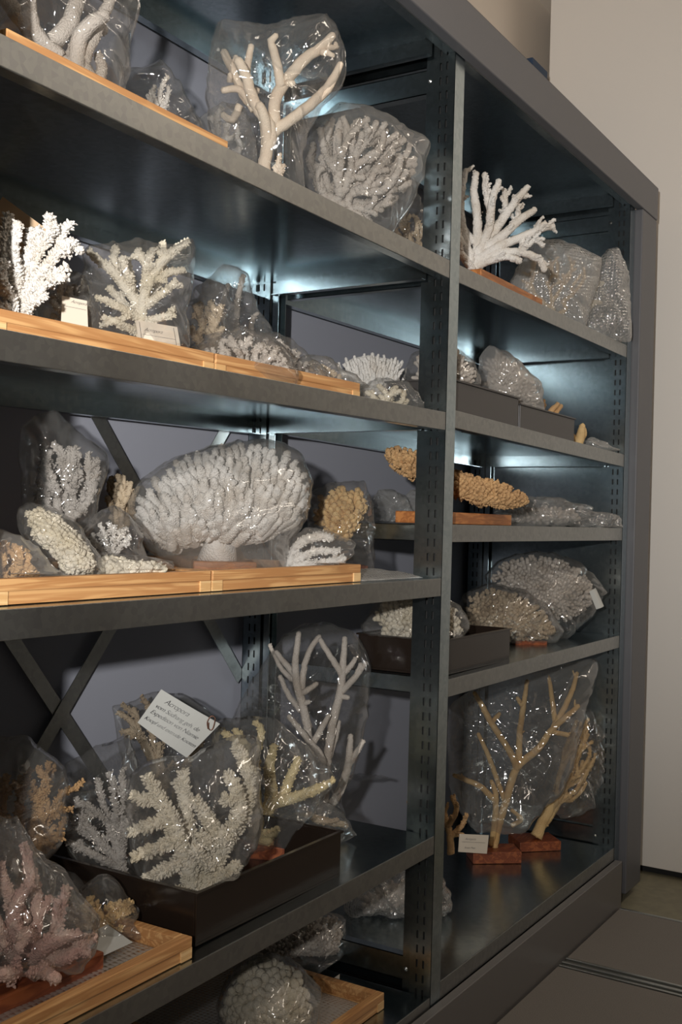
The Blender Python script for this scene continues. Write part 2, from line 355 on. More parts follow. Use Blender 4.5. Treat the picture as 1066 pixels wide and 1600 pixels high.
def bag(name, F, px, T, zs, mt, label, seed=1, crump=.5, spike=True, group=None, cat='plastic bag', zlim=None):
    """a closed polythene bag: two bulging faces meeting in a seam, pulled into creases"""
    random.seed(seed)
    S = outline(F, px, zs); NA = 156; NR = 32
    P = []
    m = len(S)
    # resample by length, corners kept fairly sharp
    seg = [math.dist(S[i], S[(i+1) % m]) for i in range(m)]; tot = sum(seg); acc = 0; i = 0
    for k in range(NA):
        t = tot*k/NA
        while acc+seg[i] < t: acc += seg[i]; i = (i+1) % m
        f = (t-acc)/max(seg[i], 1e-9); P.append((S[i][0]*(1-f)+S[(i+1) % m][0]*f, S[i][1]*(1-f)+S[(i+1) % m][1]*f))
    for _ in range(1): P = [((P[k-1][0]+2*P[k][0]+P[(k+1) % NA][0])/4, (P[k-1][1]+2*P[k][1]+P[(k+1) % NA][1])/4) for k in range(NA)]
    cx = sum(p[0] for p in P)/NA; cy = sum(p[1] for p in P)/NA
    size = math.sqrt(tot)*.5; sd = Vector((seed*3.1, seed*1.7, seed*.9))
    for k in range(NA):      # crumpled outline
        x, y = P[k]; l = math.hypot(x-cx, y-cy)+1e-6
        q = Vector((x, y, 0))*1+sd; dl = (1-2*abs(noise.noise(q*22)))*.0045*crump + (1-2*abs(noise.noise(q*60)))*.0018*crump - .002
        P[k] = (x+(x-cx)/l*dl, y+(y-cy)/l*dl)
    PA = np.array(P); rr = np.linspace(0, 1, NR+1)[:, None]
    X = cx+(PA[None, :, 0]-cx)*rr; Y = cy+(PA[None, :, 1]-cy)*rr; RR = np.repeat(rr, NA, 1); rim = np.minimum(1, (1-RR)*6)
    V = []; Fc = []
    for side in (1, -1):
        N1 = np.empty(X.shape); N2 = np.empty(X.shape); WB = np.empty(X.shape)
        for j in range(NR+1):
            for k in range(NA):
                q = Vector((X[j, k], Y[j, k], side*.35))+sd
                N1[j, k] = 1-2*abs(noise.noise(q*11)); N2[j, k] = 1-2*abs(noise.noise(q*34)); WB[j, k] = noise.noise(q*9+Vector((7, 3, 1)))
        d = T*(1-RR**2.6)**.62*(1+.12*N1*crump)+(N1*.007+N2*.0020)*crump*rim
        for _ in range(int(12+10*crump)):                        # long straight folds
            ang = random.uniform(0, 2*math.pi); off = random.uniform(-.5, .5)*size*.35; wd = random.uniform(.004, .020); am = random.choice((-1, 1))*random.uniform(.3, 1)
            e = np.abs((X-cx)*math.cos(ang)+(Y-cy)*math.sin(ang)-off); d += am*wd*.42*crump*(.5+.5*np.cos(math.pi*np.clip(e/wd, 0, 1)))*rim
        for _ in range(int(7+8*crump)):                        # gathers running in from corners of the seam
            k0 = random.randrange(NA); a0 = PA[k0]; g = np.array([cx, cy])-a0+np.array([random.gauss(0, .02), random.gauss(0, .02)]); gl_ = np.linalg.norm(g); g /= gl_
            t = (X-a0[0])*g[0]+(Y-a0[1])*g[1]; e = np.abs((X-a0[0])*g[1]-(Y-a0[1])*g[0]); L = gl_*random.uniform(.5, 1.1); wd = .004+.016*np.clip(t/L, 0, 1)
            d += random.choice((-1, 1))*.008*crump*(.5+.5*np.cos(math.pi*np.clip(e/wd, 0, 1)))*np.clip(1-t/L, 0, 1)*np.clip((1-RR)*12, 0, 1)
        for j in range(NR+1):
            for k in range(NA):
                y_ = max(Y[j, k], zs+.001); V.append(keep(F.w(X[j, k]+WB[j, k]*.003*RR[j, k]*crump, y_, side*d[j, k])))
    n = (NR+1)*NA
    for s in (0, 1):
        for j in range(NR):
            for k in range(NA):
                a = s*n+j*NA+k; b_ = s*n+j*NA+(k+1) % NA; c = a+NA; d_ = b_+NA
                Fc.append((a, b_, d_, c) if s else (a, c, d_, b_))
    for k in range(NA):
        a = NR*NA+k; b_ = NR*NA+(k+1) % NA; Fc.append((a, a+n, b_+n, b_))
    b = MB(); b.add(V, Fc); o = b.build(name, mt, smooth=True)
    return tag(o, label, cat, group)

def nubs(b, pts, rs, dens, ln_, rad, lean=.6, n=5, tip=True):
    """rows of small pointed corallites standing off a branch"""
    L = 0
    up = Vector((.2, .4, .9))
    for i in range(len(pts)-1):
        a, c = pts[i], pts[i+1]; d = c-a; l = d.length
        if l < 1e-6: continue
        d.normalize(); x = d.cross(up)
        if x.length < .1: x = d.cross(Vector((1, 0, 0)))
        x.normalize(); y = d.cross(x)
        cnt = l*dens; cnt = int(cnt)+(random.random() < cnt-int(cnt))
        for _ in range(cnt):
            f = random.random(); q = random.uniform(0, 2*math.pi); R = rs[i]*(1-f)+rs[i+1]*f
            o = x*math.cos(q)+y*math.sin(q); p = a+(c-a)*f+o*R*.75
            dr = (o+d*lean*random.uniform(.4, 1.5)).normalized(); l2 = ln_*random.uniform(.6, 1.3); rr = rad*random.uniform(.8, 1.2)
            b.tube([p, p+dr*l2*.6, p+dr*l2], [rr, rr*.9, rr*.45], n, cap0=False)
def resample(pts, rs, step=.006, wob=.0):
    """smooth curve through control points, with radii"""
    out = []; ro = []; m = len(pts)
    for i in range(m-1):
        a = pts[max(i-1, 0)]; b_ = pts[i]; c = pts[i+1]; d = pts[min(i+2, m-1)]
        k = max(1, int((c-b_).length/step))
        for j in range(k):
            f = j/k
            p = 0.5*((2*b_)+(c-a)*f+(2*a-5*b_+4*c-d)*f*f+(3*b_-a-3*c+d)*f**3)
            out.append(p+Vector([random.gauss(0, wob) for _ in range(3)])); ro.append(rs[i]*(1-f)+rs[i+1]*f)
    out.append(pts[-1]); ro.append(rs[-1]); return out, ro

def traced(F, br, zs, nub=None, jit=.05, dz=.03, seed=1, sides=9, twigs=0, twig=(.02, .004), floor=True):
    """branches drawn as runs of (u, v, radius px[, depth m]); returns the mesh builder"""
    random.seed(seed); b = MB(); k = F.mpp()
    for run in br:
        off = random.uniform(-dz, dz); m = len(run); P = []; R = []
        for i, q in enumerate(run):
            d = q[3] if len(q) > 3 else off*(i/(m-1))
            p = F.at(q[0], q[1], 0)+F.N*d
            r = q[2]*k
            if floor: p.z = max(p.z, zs+r*.6)
            P.append(keep(p)); R.append(r)
        p2, r2 = resample(P, R, .006, .0004)
        b.tube(p2, r2, sides, jit)
        if nub: nubs(b, p2, r2, *nub)
        for _ in range(twigs):
            i = random.randrange(int(len(p2)*.25), len(p2)-1); d = (p2[i+1]-p2[i]).normalized()
            o = d.cross(Vector([random.gauss(0, 1) for _ in range(3)])).normalized()
            e = (d*random.uniform(.4, 1)+o).normalized(); l = twig[0]*random.uniform(.5, 1.3)
            tp, tr = resample([p2[i], p2[i]+e*l*.5, p2[i]+(e+d*.25)*l], [twig[1]*1.2, twig[1], twig[1]*.6], .005, .0003)
            b.tube(tp, tr, max(6, sides-2), jit)
            if nub: nubs(b, tp, tr, *nub)
    return b

def samples(S, n, T, seed, zs, dmin=None, back=True):
    """points spread through a cushion over outline S: (x, y, depth, edge distance, outward 2-D)"""
    random.seed(seed); xs = [p[0] for p in S]; ys = [p[1] for p in S]; out = []; tries = 0
    area = abs(sum(S[i][0]*S[(i+1) % len(S)][1]-S[(i+1) % len(S)][0]*S[i][1] for i in range(len(S))))/2
    dm = dmin or .72*math.sqrt(area/n)
    while len(out) < n and tries < n*60:
        tries += 1; x = random.uniform(min(xs), max(xs)); y = random.uniform(min(ys), max(ys))
        if not inpoly(x, y, S): continue
        if any((x-o[0])**2+(y-o[1])**2 < dm*dm for o in out): continue
        e, v = edist(x, y, S); out.append((x, y, e, -v/(np.linalg.norm(v)+1e-9)))
    return out

def thicket(F, px, base, T, zs, n=60, r_tip=.003, k=.035, r_max=.012, nub=None, seed=1, jit=.08, sides=7, surf=.55):
    """bush grown outwards from its base to tips spread through the outline"""
    S = outline(F, px, zs+.004); pts = samples(S, n, T, seed, zs)
    bx, by = F.sh(*base); by = max(by, zs+.006)
    R = max(math.hypot(p[0]-bx, p[1]-by) for p in pts)
    nodes = [Vector((bx, by, 0))]; par = [-1]; chains = []
    T_ = []
    for x, y, e, v in pts:
        rr = math.hypot(x-bx, y-by)/R
        d = random.uniform(-1, 1)*T*min(1, e/(.04)+.25)*min(1, rr*1.5)
        T_.append(Vector((x, y, d)))
    T_.sort(key=lambda p: (p-nodes[0]).length*random.uniform(.85, 1.15))
    for t in T_:
        best = None; bc = 1e9; tb = (t-nodes[0]).length
        for i, q in enumerate(nodes):
            d = (t-q); l = d.length; qb = (q-nodes[0]).length
            c = l+max(0, qb-tb*.80)*3+.10*qb
            if qb > 1e-4 and l > 1e-6: c += .5*l*(1-d.dot(q-nodes[0])/(l*qb))
            if c < bc: bc = c; best = i
        q = nodes[best]; l = (t-q).length; m = max(2, int(l/.010)); ch = [best]
        og = (q-nodes[0]); og = og.normalized() if og.length > 1e-4 else (t-q).normalized()
        c1 = q+og*l*.4
        for j in range(1, m+1):
            f = j/m; p = q*(1-f)**2+c1*2*f*(1-f)+t*f*f
            nodes.append(p); par.append(ch[-1]); ch.append(len(nodes)-1)
        chains.append(ch)
    far = [0]*len(nodes)
    for i in range(len(nodes)-1, 0, -1):
        p = par[i]; far[p] = max(far[p], far[i]+(nodes[i]-nodes[p]).length)
    b = MB()
    for ch in chains:
        P = [keep(F.w(nodes[i].x, max(nodes[i].y, zs+.003), nodes[i].z)) for i in ch]; L = [min(r_max, r_tip+k*far[i]) for i in ch]
        L[0] = min(L[0], L[1]*1.3)
        if len(P) < 2: continue
        P2, R2 = resample(P, L, .007, .0003); b.tube(P2, R2, sides, jit)
        if nub: nubs(b, P2, R2, *nub)
    return b

def knobs(F, px, T, zs, n=110, L=.02, R=.006, nub=None, seed=1, core=.82, tilt=(0, .3), taper=.55, back=.35, jit=.08, sides=8, club=False, S=None, spread=.14):
    """rounded head closely set with stubby fingers pointing outwards"""
    S = S or outline(F, px, zs+.003); pts = samples(S, n, T, seed, zs)
    cx = sum(p[0] for p in S)/len(S); cy = sum(p[1] for p in S)/len(S)
    E = max(p[2] for p in pts); b = MB()
    # core body
    NA, NR = 48, 10; V = []; Fc = []
    m = len(S); per = []
    for k in range(NA):
        t = k*m/NA; i = int(t); f = t-i; per.append((S[i][0]*(1-f)+S[(i+1) % m][0]*f, S[i][1]*(1-f)+S[(i+1) % m][1]*f))
    for side in (1, -1):
        for j in range(NR+1):
            r = j/NR
            for k in range(NA):
                x = cx+(per[k][0]-cx)*r*core; y = cy+(per[k][1]-cy)*r*core
                d = side*max(T-L*.8, T*.3)*math.sqrt(max(0, 1-r*r))*(1+.25*noise.noise(Vector((x*40, y*40, seed))))
                V.append(F.w(x, max(y, zs+.002), d))
    nn = (NR+1)*NA
    for s in (0, 1):
        for j in range(NR):
            for k in range(NA):
                a = s*nn+j*NA+k; c = s*nn+j*NA+(k+1) % NA; Fc.append((a, c, c+NA, a+NA) if s else (a, a+NA, c+NA, c))
    b.add(V, Fc)
    for sgn in (1, -1):
        for x, y, e, v in pts:
            if sgn < 0 and random.random() > back: continue
            t = 1-min(1, e/E); d = math.sqrt(max(0, 1-t*t)); out = np.array([x-cx, y-cy]); out = out/(np.linalg.norm(out)+1e-9)
            o2 = (v*.5+out*.5)*t
            dr = (F.R*(o2[0]+tilt[0]) + Vector((0, 0, o2[1]+tilt[1])) + F.N*sgn*(d*.9+.15) + Vector([random.gauss(0, spread) for _ in range(3)])); dr = dr.normalized()
            l = L*random.uniform(.8, 1.25); r = R*random.uniform(.85, 1.15)
            tipp = keep(F.w(x, max(y, zs+r), sgn*(T*d)))
            a = tipp-dr*l
            sd = F.R*random.uniform(-.12, .12)*l
            if club: RR = [r*.7, r*.9, r*1.05, r*.8]
            else: RR = [r*1.05, r, r*.85, r*taper]
            P = [a-dr*l*.3, a+dr*l*.25+sd*.5, a+dr*l*.65+sd, tipp]
            b.tube(P, RR, sides, jit, cap0=False)
            if nub: nubs(b, P, RR, *nub)
    return b

def specimen(name, b, mt, label, cat='coral', group=None, smooth=True, kids=None, loc=None):
    """one piece of coral; with a mount it becomes coral + wooden base"""
    if kids:
        e = empty(name, loc or (0, 0, 0), label, cat, group); b.build('coral_branches', CORAL[mt], e, smooth)
        for kn, kb, km, bv in kids: kb.build(kn, km, e, bevel=bv)
        return e
    return tag(b.build(name, CORAL[mt], smooth=smooth), label, cat, group)
def block(F, px0, px1, h, dep, zs, extra=0):
    """rectangular base: left and right pixel of its front face, height, depth"""
    a0 = F.sh(*px0)[0]; a1 = F.sh(*px1)[0]; b = MB()
    P = [keep(F.w(a, z, d)) for z in (zs+.0006, zs+h) for a, d in ((a0, extra), (a1, extra), (a1, extra-dep), (a0, extra-dep))]
    b.add(P, [(3,2,1,0),(4,5,6,7),(0,1,5,4),(1,2,6,5),(2,3,7,6),(3,0,4,7)]); return b

def tray(x0, x1, y0, y1, z, label, h=.027, slope=0.0, rz=0):
    """shallow pine tray: rim rails over inset sides"""
    e = empty('pine_tray', ((x0+x1)/2, (y0+y1)/2, z), label, 'tray', 'shallow pine trays under the corals')
    zz = lambda x: z+slope*x
    def bb(a, c):
        b = MB(); V = []
        for zc in (a[2], c[2]):
            for x, y in ((a[0], a[1]), (c[0], a[1]), (c[0], c[1]), (a[0], c[1])): V.append((x, y, zz(x)+zc))
        b.add(V, [(0,3,2,1),(4,5,6,7),(0,1,5,4),(1,2,6,5),(2,3,7,6),(3,0,4,7)]); return b
    t = .015
    b = bb((x0, y0, h*.52), (x1, y0+t, h))
    for a, c in (((x0, y1-t, h*.52), (x1, y1, h)), ((x0, y0+t, h*.52), (x0+t, y1-t, h)), ((x1-t, y0+t, h*.52), (x1, y1-t, h))):
        q = bb(a, c); b.add(q.v, q.f)
    b.build('rim', M['pine'], e, bevel=.0012)
    for a, c in (((x0, y0, .0006), (x0+.02, y0+t, h*.52)), ((x1-.02, y0, .0006), (x1, y0+t, h*.52)), ((x0, y1-t, .0006), (x0+.02, y1, h*.52)), ((x1-.02, y1-t, .0006), (x1, y1, h*.52))):
        bb(a, c).build('corner_post', M['pine_pale'], e)
    b = bb((x0+.02, y0+.002, .0006), (x1-.02, y0+t-.003, h*.52))
    for a, c in (((x0+.02, y1-t, .0006), (x1-.02, y1-.003, h*.52)), ((x0+.003, y0+t, .0006), (x0+t-.002, y1-t, h*.52)), ((x1-t+.002, y0+t, .0006), (x1-.003, y1-t, h*.52))):
        q = bb(a, c); b.add(q.v, q.f)
    b.build('side_board', M['pine'], e)
    bb((x0+t, y0+t, .0006), (x1-t, y1-t, .006)).build('bottom_board', M['pine_pale'], e); return e
def mat_clearplastic(name, col, haze):
    return film(name, tint=col, haze=haze, rough=.12, gloss=1.4, crink=.0)
M['smoke'] = None
def black_tray(x0, x1, y0, y1, z, h, mt, label, rot=0, group='dark plastic trays on the shelves'):
    e = empty('plastic_tray', ((x0+x1)/2, (y0+y1)/2, z), label, 'tray', group); t = .003
    b = MB(); b.box((x0, y0, z+.0006), (x1, y1, z+.004)); b.build('tray_bottom', mt, e)
    b = MB(); b.box((x0, y0, z+.004), (x1, y0+t, z+h)); b.box((x0, y1-t, z+.004), (x1, y1, z+h)); b.box((x0, y0+t, z+.004), (x0+t, y1-t, z+h)); b.box((x1-t, y0+t, z+.004), (x1, y1-t, z+h))
    b.build('tray_wall', mt, e, bevel=.001)
    b = MB(); b.box((x0-.003, y0-.003, z+h), (x1+.003, y0+t, z+h+.003)); b.box((x0-.003, y1-t, z+h), (x1+.003, y1+.003, z+h+.003)); b.box((x0-.003, y0+t, z+h), (x0+t, y1-t, z+h+.003)); b.box((x1-t, y0+t, z+h), (x1+.003, y1-t, z+h+.003))
    b.build('tray_rim', mt, e); return e
M['darkplastic'] = mat('dark_brown_plastic', (.018,.012,.009), .18, spec=.5)
M['greyplastic'] = mat('dark_grey_plastic', (.055,.05,.048), .35)
def card(name, P, mt, label, cat='card', curl=.0, n=6, group=None, parent=None, lines=()):
    """thin card through corners P (tl, tr, br, bl); lines = (text, fx, fy, size)"""
    b = MB(); tl, tr, br, bl = P; N = (tr-tl).cross(bl-tl).normalized()
    if N.dot(CAM-tl) < 0: N = -N
    V = []
    for s in (0, 1):
        for j in range(n+1):
            for i in range(n+1):
                f, g = i/n, j/n; p = (tl*(1-f)+tr*f)*(1-g)+(bl*(1-f)+br*f)*g
                V.append(p+N*(curl*math.sin(f*math.pi)*1.0 - s*.0005))
    k = (n+1)**2; Fc = []
    for s in (0, 1):
        for j in range(n):
            for i in range(n):
                a = s*k+j*(n+1)+i; q = (a, a+n+1, a+n+2, a+1); Fc.append(q if s == 0 else q[::-1])
    ring = [i for i in range(n)]+[j*(n+1)+n for j in range(n)]+[n*(n+1)+n-i for i in range(n)]+[(n-j)*(n+1) for j in range(n)]
    for i in range(len(ring)):
        a, c = ring[i], ring[(i+1) % len(ring)]; Fc.append((a, c, c+k, a+k))
    b.add(V, Fc); o = b.build(name, mt, parent)
    if parent is None: tag(o, label, cat, group)
    X = (tr-tl); Wd = X.length; X.normalize(); Y = -(bl-tl); H = Y.length; Y = (Y-X*Y.dot(X)).normalized(); Z = X.cross(Y)
    for kk, ln_ in enumerate(lines):
        if ln_[0] == '_':            # ruled line
            _, fx, fy, fx2, fy2 = ln_; q = lambda f, g: (tl*(1-f)+tr*f)*(1-g)+(bl*(1-f)+br*f)*g + Z*(curl*math.sin(f*math.pi)+.0006)
            bb = MB(); bb.tube([q(fx, fy), q((fx+fx2)/2, (fy+fy2)/2), q(fx2, fy2)], [.00025]*3, 4); bb.build('ruled_line', M['ink'], o); continue
        txt, fx, fy, size = ln_[:4]
        cu = bpy.data.curves.new('writing', 'FONT'); cu.body = txt; cu.size = size; cu.shear = .45; cu.extrude = .00008; cu.space_character = .92
        if len(ln_) > 4: cu.offset = ln_[4]
        cu.materials.append(M['ink']); t = bpy.data.objects.new('writing', cu); C.objects.link(t)
        O = (tl*(1-fx)+tr*fx)*(1-fy)+(bl*(1-fx)+br*fx)*fy + Z*(curl*math.sin(min(1, fx+.3)*math.pi)+.0010)
        cu.offset = -size*.016
        bpy.context.view_layer.update(); me = bpy.data.meshes.new_from_object(t); bpy.data.objects.remove(t); bpy.data.curves.remove(cu)
        mm = Matrix((X, Y, Z)).transposed().to_4x4(); mm.translation = O; me.transform(mm)
        if not me.materials: me.materials.append(M['ink'])
        t = bpy.data.objects.new('writing', me); C.objects.link(t); t.parent = o
    return o

# ------------------------------------------------------------------ contents
NUB = (900, .0036, .0019)          # per metre of branch, length, radius
NUBF = (1500, .0042, .0018)
NUBS = (700, .0028, .0015)
def zs(z, x, sl): return z+sl*x
GA, GB, GC, GD, GE = 'corals on the upper shelves', 'corals on the second shelf', 'corals on the middle shelf', 'corals on the fourth shelf', 'corals on the lowest shelf'
BG = 'clear plastic bags around the corals'
def bagged(F, zc, bagpx, bT, film_, bl, b, cmat, cl, seed=1, crump=1, g=None, kids=None, loc=None, name='coral', bz=None):
    specimen(name, b, cmat, cl, 'coral', g, kids=kids, loc=loc)
    bag('plastic_bag', F, bagpx, bT, zc if bz is None else bz, M[film_], bl, seed, crump, group=BG)

# ---- trays
tray(-.955, -.595, .034, .400, ZA+.0008, 'pine tray on the top shelf at upper left, holding the thick-branched coral', slope=-.0049)
tray(-.962, -.608, .036, .400, ZB+.0008, 'left pine tray on the second shelf, under the bare white coral', slope=.0158)
tray(-.604, -.247, .036, .400, ZB+.0008, 'right pine tray on the second shelf, under the row of low bags', slope=.0158)
tray(-.953, -.607, .032, .400, ZC+.0008, 'left pine tray on the middle shelf, under the yellowish coral lumps', slope=.0017)
tray(-.603, -.236, .032, .400, ZC+.0008, 'right pine tray on the middle shelf, under the big white finger coral', slope=.0017)
tray(-.955, -.648, .012, .385, ZD+.0008, 'pine tray at lower left holding the pink coral on its dark red block', slope=.0085)
tray(-.43, -.100, .045, .385, ZE+.0008, 'pine tray on the lowest shelf with clear padding inside')
black_tray(-.622, -.280, .028, .352, ZD+.0008-.004, .065, M['darkplastic'], 'glossy dark brown tray holding the upright cream corals in bags')
black_tray(.035, .345, .020, .150, ZB2-.004+.0008, .060, M['greyplastic'], 'dark grey tray under the two bagged domes on the second shelf of the far bay')
black_tray(.356, .672, .020, .150, ZB2-.0085+.0008, .054, M['greyplastic'], 'dark grey tray right of its longer twin on the second shelf of the far bay')
black_tray(.035, .345, .025, .195, ZD2+.001, .062, M['darkplastic'], 'dark brown tray in the far bay holding a pale knobbly coral bag')

# ---- top shelf, near bay
def T_pine(x0, x1, z): return (x0+.019, x1-.019, .055, .380, z+.030)
TRAY = T_pine(-.955, -.595, ZA)
zA = ZA+.0085
F = Frame(110, 110, .12, .75)
b = traced(F, [[(150,150,15),(125,100,15),(90,85,15),(35,20,14),(0,-30,12)], [(120,110,15),(75,75,15),(110,20,14),(125,-40,12)], [(120,110,13),(125,62,13),(164,36,10)],
   [(110,90,11),(135,35,10),(166,26,8)], [(95,90,12),(55,60,12),(45,10,12),(60,-40,10)], [(80,120,13),(20,90,13),(-30,70,12)], [(150,140,10),(160,100,9),(155,70,7)], [(130,95,10),(170,0,9),(185,-50,8)]], zA, (1500,.0022,.0018), seed=3, dz=.05)
bagged(F, zA, [(-40,-70),(215,-70),(214,20),(205,70),(198,125),(188,165),(100,190),(-30,120)], .085, 'film', 'clear bag around thick stubby coral in the top left corner', b, 'pale_coral', 'thick stubby grey-white coral in the top left corner', 2, 1, GA)
F = Frame(250, 190, .22, .75)
b = thicket(F, [(225,165),(232,130),(262,118),(265,150),(262,180),(240,215),(225,205)], (243,205), .03, zA, 24, .003, .03, .007, NUBS, 4)
bagged(F, zA, [(188,108),(215,112),(250,95),(285,140),(318,205),(330,255),(290,270),(190,240)], .05, 'film_thin', 'small clear bag on the top shelf between the stubby and the antler coral', b, 'white_coral', 'small bright white spiky coral on the top shelf', 4, .8, GA)
TRAY = None
F = Frame(350, 220, .20, .75)
b = thicket(F, [(325,180),(345,168),(372,185),(380,225),(365,255),(335,240)], (352,245), .03, zA, 26, .0035, .03, .007, NUBS, 5)
bagged(F, zA, [(312,185),(345,160),(380,170),(396,215),(400,265),(350,275),(320,235)], .045, 'film_soft', 'small bag tucked behind the tray end, left of the antler coral', b, 'white_coral', 'small white coral tucked behind the right end of the top tray', 5, .8, GA)
F = Frame(430, 290, .10, .85)
b = traced(F, [
 [(414,300,10,0),(414,252,10,0),(422,205,10,.005),(398,165,9,.01),(379,118,8,.02),(369,104,7,.025)],
 [(420,215,11,0),(428,190,10,0),(430,158,9.5,0),(446,126,9.5,-.005),(477,90,9,-.005),(505,72,7.5,0),(521,54,5.5,0)],
 [(440,135,8,0),(430,95,7,.01),(422,71,6,.015),(430,64,4.5,.02)],
 [(424,212,9,0),(434,201,9,0),(469,181,8.5,.015),(500,158,8,.03),(514,140,7,.035),(526,116,4.5,.04)],
 [(500,80,6,0),(513,86,4.5,.005),(520,92,3,.01)], [(508,72,5,0),(527,70,4,-.01),(526,62,3,-.01)],
 [(416,240,8,0),(414,173,8,-.03),(387,134,7.5,-.045),(363,79,7,-.05),(352,57,6,-.05)], [(364,85,5,-.05),(373,66,4.5,-.05)],
 [(396,155,6,-.02),(389,120,6,-.03),(389,90,6,-.035),(396,55,5,-.035)],
 [(420,230,9,0),(411,190,8,.02),(401,176,7,.03)],
 [(400,160,6,-.03),(378,124,6,-.04),(350,122,5,-.045)], [(378,148,6,-.04),(366,172,6,-.04),(350,163,5,-.04)], [(385,140,5,-.04),(406,128,5,-.03)],
 [(448,130,6,0),(458,134,4,.01)], [(362,110,5,-.045),(362,98,4,-.04)]], zA, (500,.0012,.0016), jit=.05, seed=6, sides=12)
q = thicket(F, [(425,290),(428,250),(438,240),(448,262),(440,300)], (430,310), .02, zA-.007, 16, .003, .03, .006, NUBS, 7); b.add(q.v, q.f)
bagged(F, ZA, [(343,37),(362,40),(384,45),(430,37),(480,30),(508,26),(518,34),(535,70),(540,105),(534,140),(505,165),(478,205),(470,260),(478,310),(420,320),(375,290),(350,250),(330,200),(324,145),(330,90)], .062, 'film', 'tall clear bag around the antler-shaped coral on the top shelf', b, 'smooth_coral', 'smooth cream antler-shaped coral standing on the top shelf', 7, 1.15, GA)
F = Frame(570, 340, .10, .85)
b = thicket(F, [(480,245),(492,205),(525,178),(575,180),(625,212),(652,252),(645,285),(606,325),(575,350),(520,330),(490,295)], (520,325), .065, ZA, 230, .0050, .02, .0085, (900,.0022,.0020), 8, jit=.14)
bagged(F, ZA, [(472,240),(490,195),(525,163),(570,170),(620,190),(674,227),(664,262),(650,305),(622,345),(604,378),(560,380),(500,330),(476,290)], .075, 'film_soft', 'clear bag with pointed right corner around the dense bushy coral on the top shelf', b, 'pale_coral', 'dense bushy pinkish-grey coral beside the antler coral', 8, 1, GA)
F = Frame(650, 380, .14, .85)
b = thicket(F, [(620,340),(645,325),(660,345),(685,370),(700,400),(640,395),(615,375)], (650,405), .04, ZA, 50, .0035, .025, .007, NUBS, 9)
bagged(F, ZA, [(603,365),(622,330),(640,305),(662,325),(690,358),(702,385),(700,410),(650,412),(610,392)], .05, 'film', 'small glossy bag left of the middle post on the top shelf', b, 'tan_coral', 'small brownish coral left of the middle post on the top shelf', 9, 1.1, GA)

# ---- top shelf, far bay
F = Frame(750, 440, .085, .62)
b = traced(F, [
 [(738,446,9,0),(742,424,9,0),(746,392,8,0),(742,340,7,.01),(737,300,6,.01),(741,272,4.5,.01)],
 [(744,400,8,0),(756,360,7,.02),(757,320,6,.03),(768,288,4.5,.03)],
 [(746,395,8,0),(775,350,7,.02),(795,320,6,.025),(813,298,4.5,.03)], [(792,322,5,.025),(800,312,5,.02),(817,310,4,.02)],
 [(748,395,8,0),(772,374,7,.03),(798,350,6,.035),(820,335,4.5,.04)], [(788,356,5,.03),(800,345,4,.02),(802,326,3.5,.02)],
 [(745,405,8,0),(768,390,7,.03),(798,378,6.5,.035),(825,366,6,.04),(846,362,5,.045)], [(815,370,5,.04),(832,358,4,.05)], [(800,378,5,.035),(803,392,3.5,.04)],
 [(745,410,8,0),(775,400,6.5,.035),(800,402,6,.04),(822,414,6,.05),(830,431,5,.05)], [(798,400,5,.04),(815,384,4.5,.05),(828,393,4,.05)],
 [(745,415,7,0),(772,408,5.5,.04),(793,417,4.5,.05)], [(760,340,5,.02),(752,310,5,.02),(750,275,4,.02)], [(765,370,5,.02),(785,330,5,.01),(788,296,4,0)],
 [(738,400,7,0),(715,370,7,0),(690,335,6,0),(674,297,4.5,0)], [(690,335,5,0),(672,324,4,0)], [(735,410,7,0),(720,330,6,0),(728,265,4,0)], [(738,420,7,0),(712,400,6,.02),(695,385,4.5,.02)],
 [(742,400,7,0),(755,385,6,-.03),(790,360,5,-.06)], [(742,380,7,0),(728,340,6,-.03),(732,290,5,-.05)]], ZA2+.022, (1100,.0022,.0022), jit=.12, seed=10, twigs=4, twig=(.018,.0036), sides=8)
k = MB(); k.box((.135, .012, ZA2+.0015), (.44, .135, ZA2+.021))
specimen('mounted_coral', b, 'white_coral', 'unbagged white spiky coral on a flat orange wooden base, top shelf of the far bay', group=GA, kids=[('wooden_base', k, M['orangewood'], .002)], loc=(.25, .08, ZA2))
F = Frame(860, 480, .12, .9)
b = thicket(F, [(810,440),(830,395),(870,390),(915,415),(915,460),(880,490),(830,470)], (862,498), .04, ZA2, 40, .003, .02, .006, None, 11)
bagged(F, ZA2+.003, [(795,445),(815,405),(835,376),(868,373),(905,386),(940,404),(935,440),(924,475),(912,520),(850,510),(800,480)], .055, 'bubble', 'bubble-wrapped bundle behind the white spiky coral, top shelf of the far bay', b, 'honey_coral', 'honey coral inside the left bubble-wrapped bundle on the top shelf', 11, .7, GA)
F = Frame(938, 500, .04, .8)
b = traced(F, [[(905,520,5),(915,490,5),(930,472,4),(940,474,3)], [(912,490,5),(928,450,4),(940,444,3)], [(908,500,5),(925,440,4),(930,430,3)]], ZA2, NUBS, seed=12)
bagged(F, ZA2+.006, [(905,505),(918,460),(935,405),(948,388),(966,387),(982,430),(984,480),(986,530),(980,552),(930,545)], .035, 'bubble_clear', 'clearer bubble wrap bundle leaning against the far right post of the top shelf', b, 'cream_coral', 'cream pointed coral tips between the two bubble-wrapped bundles', 12, .7, GA)

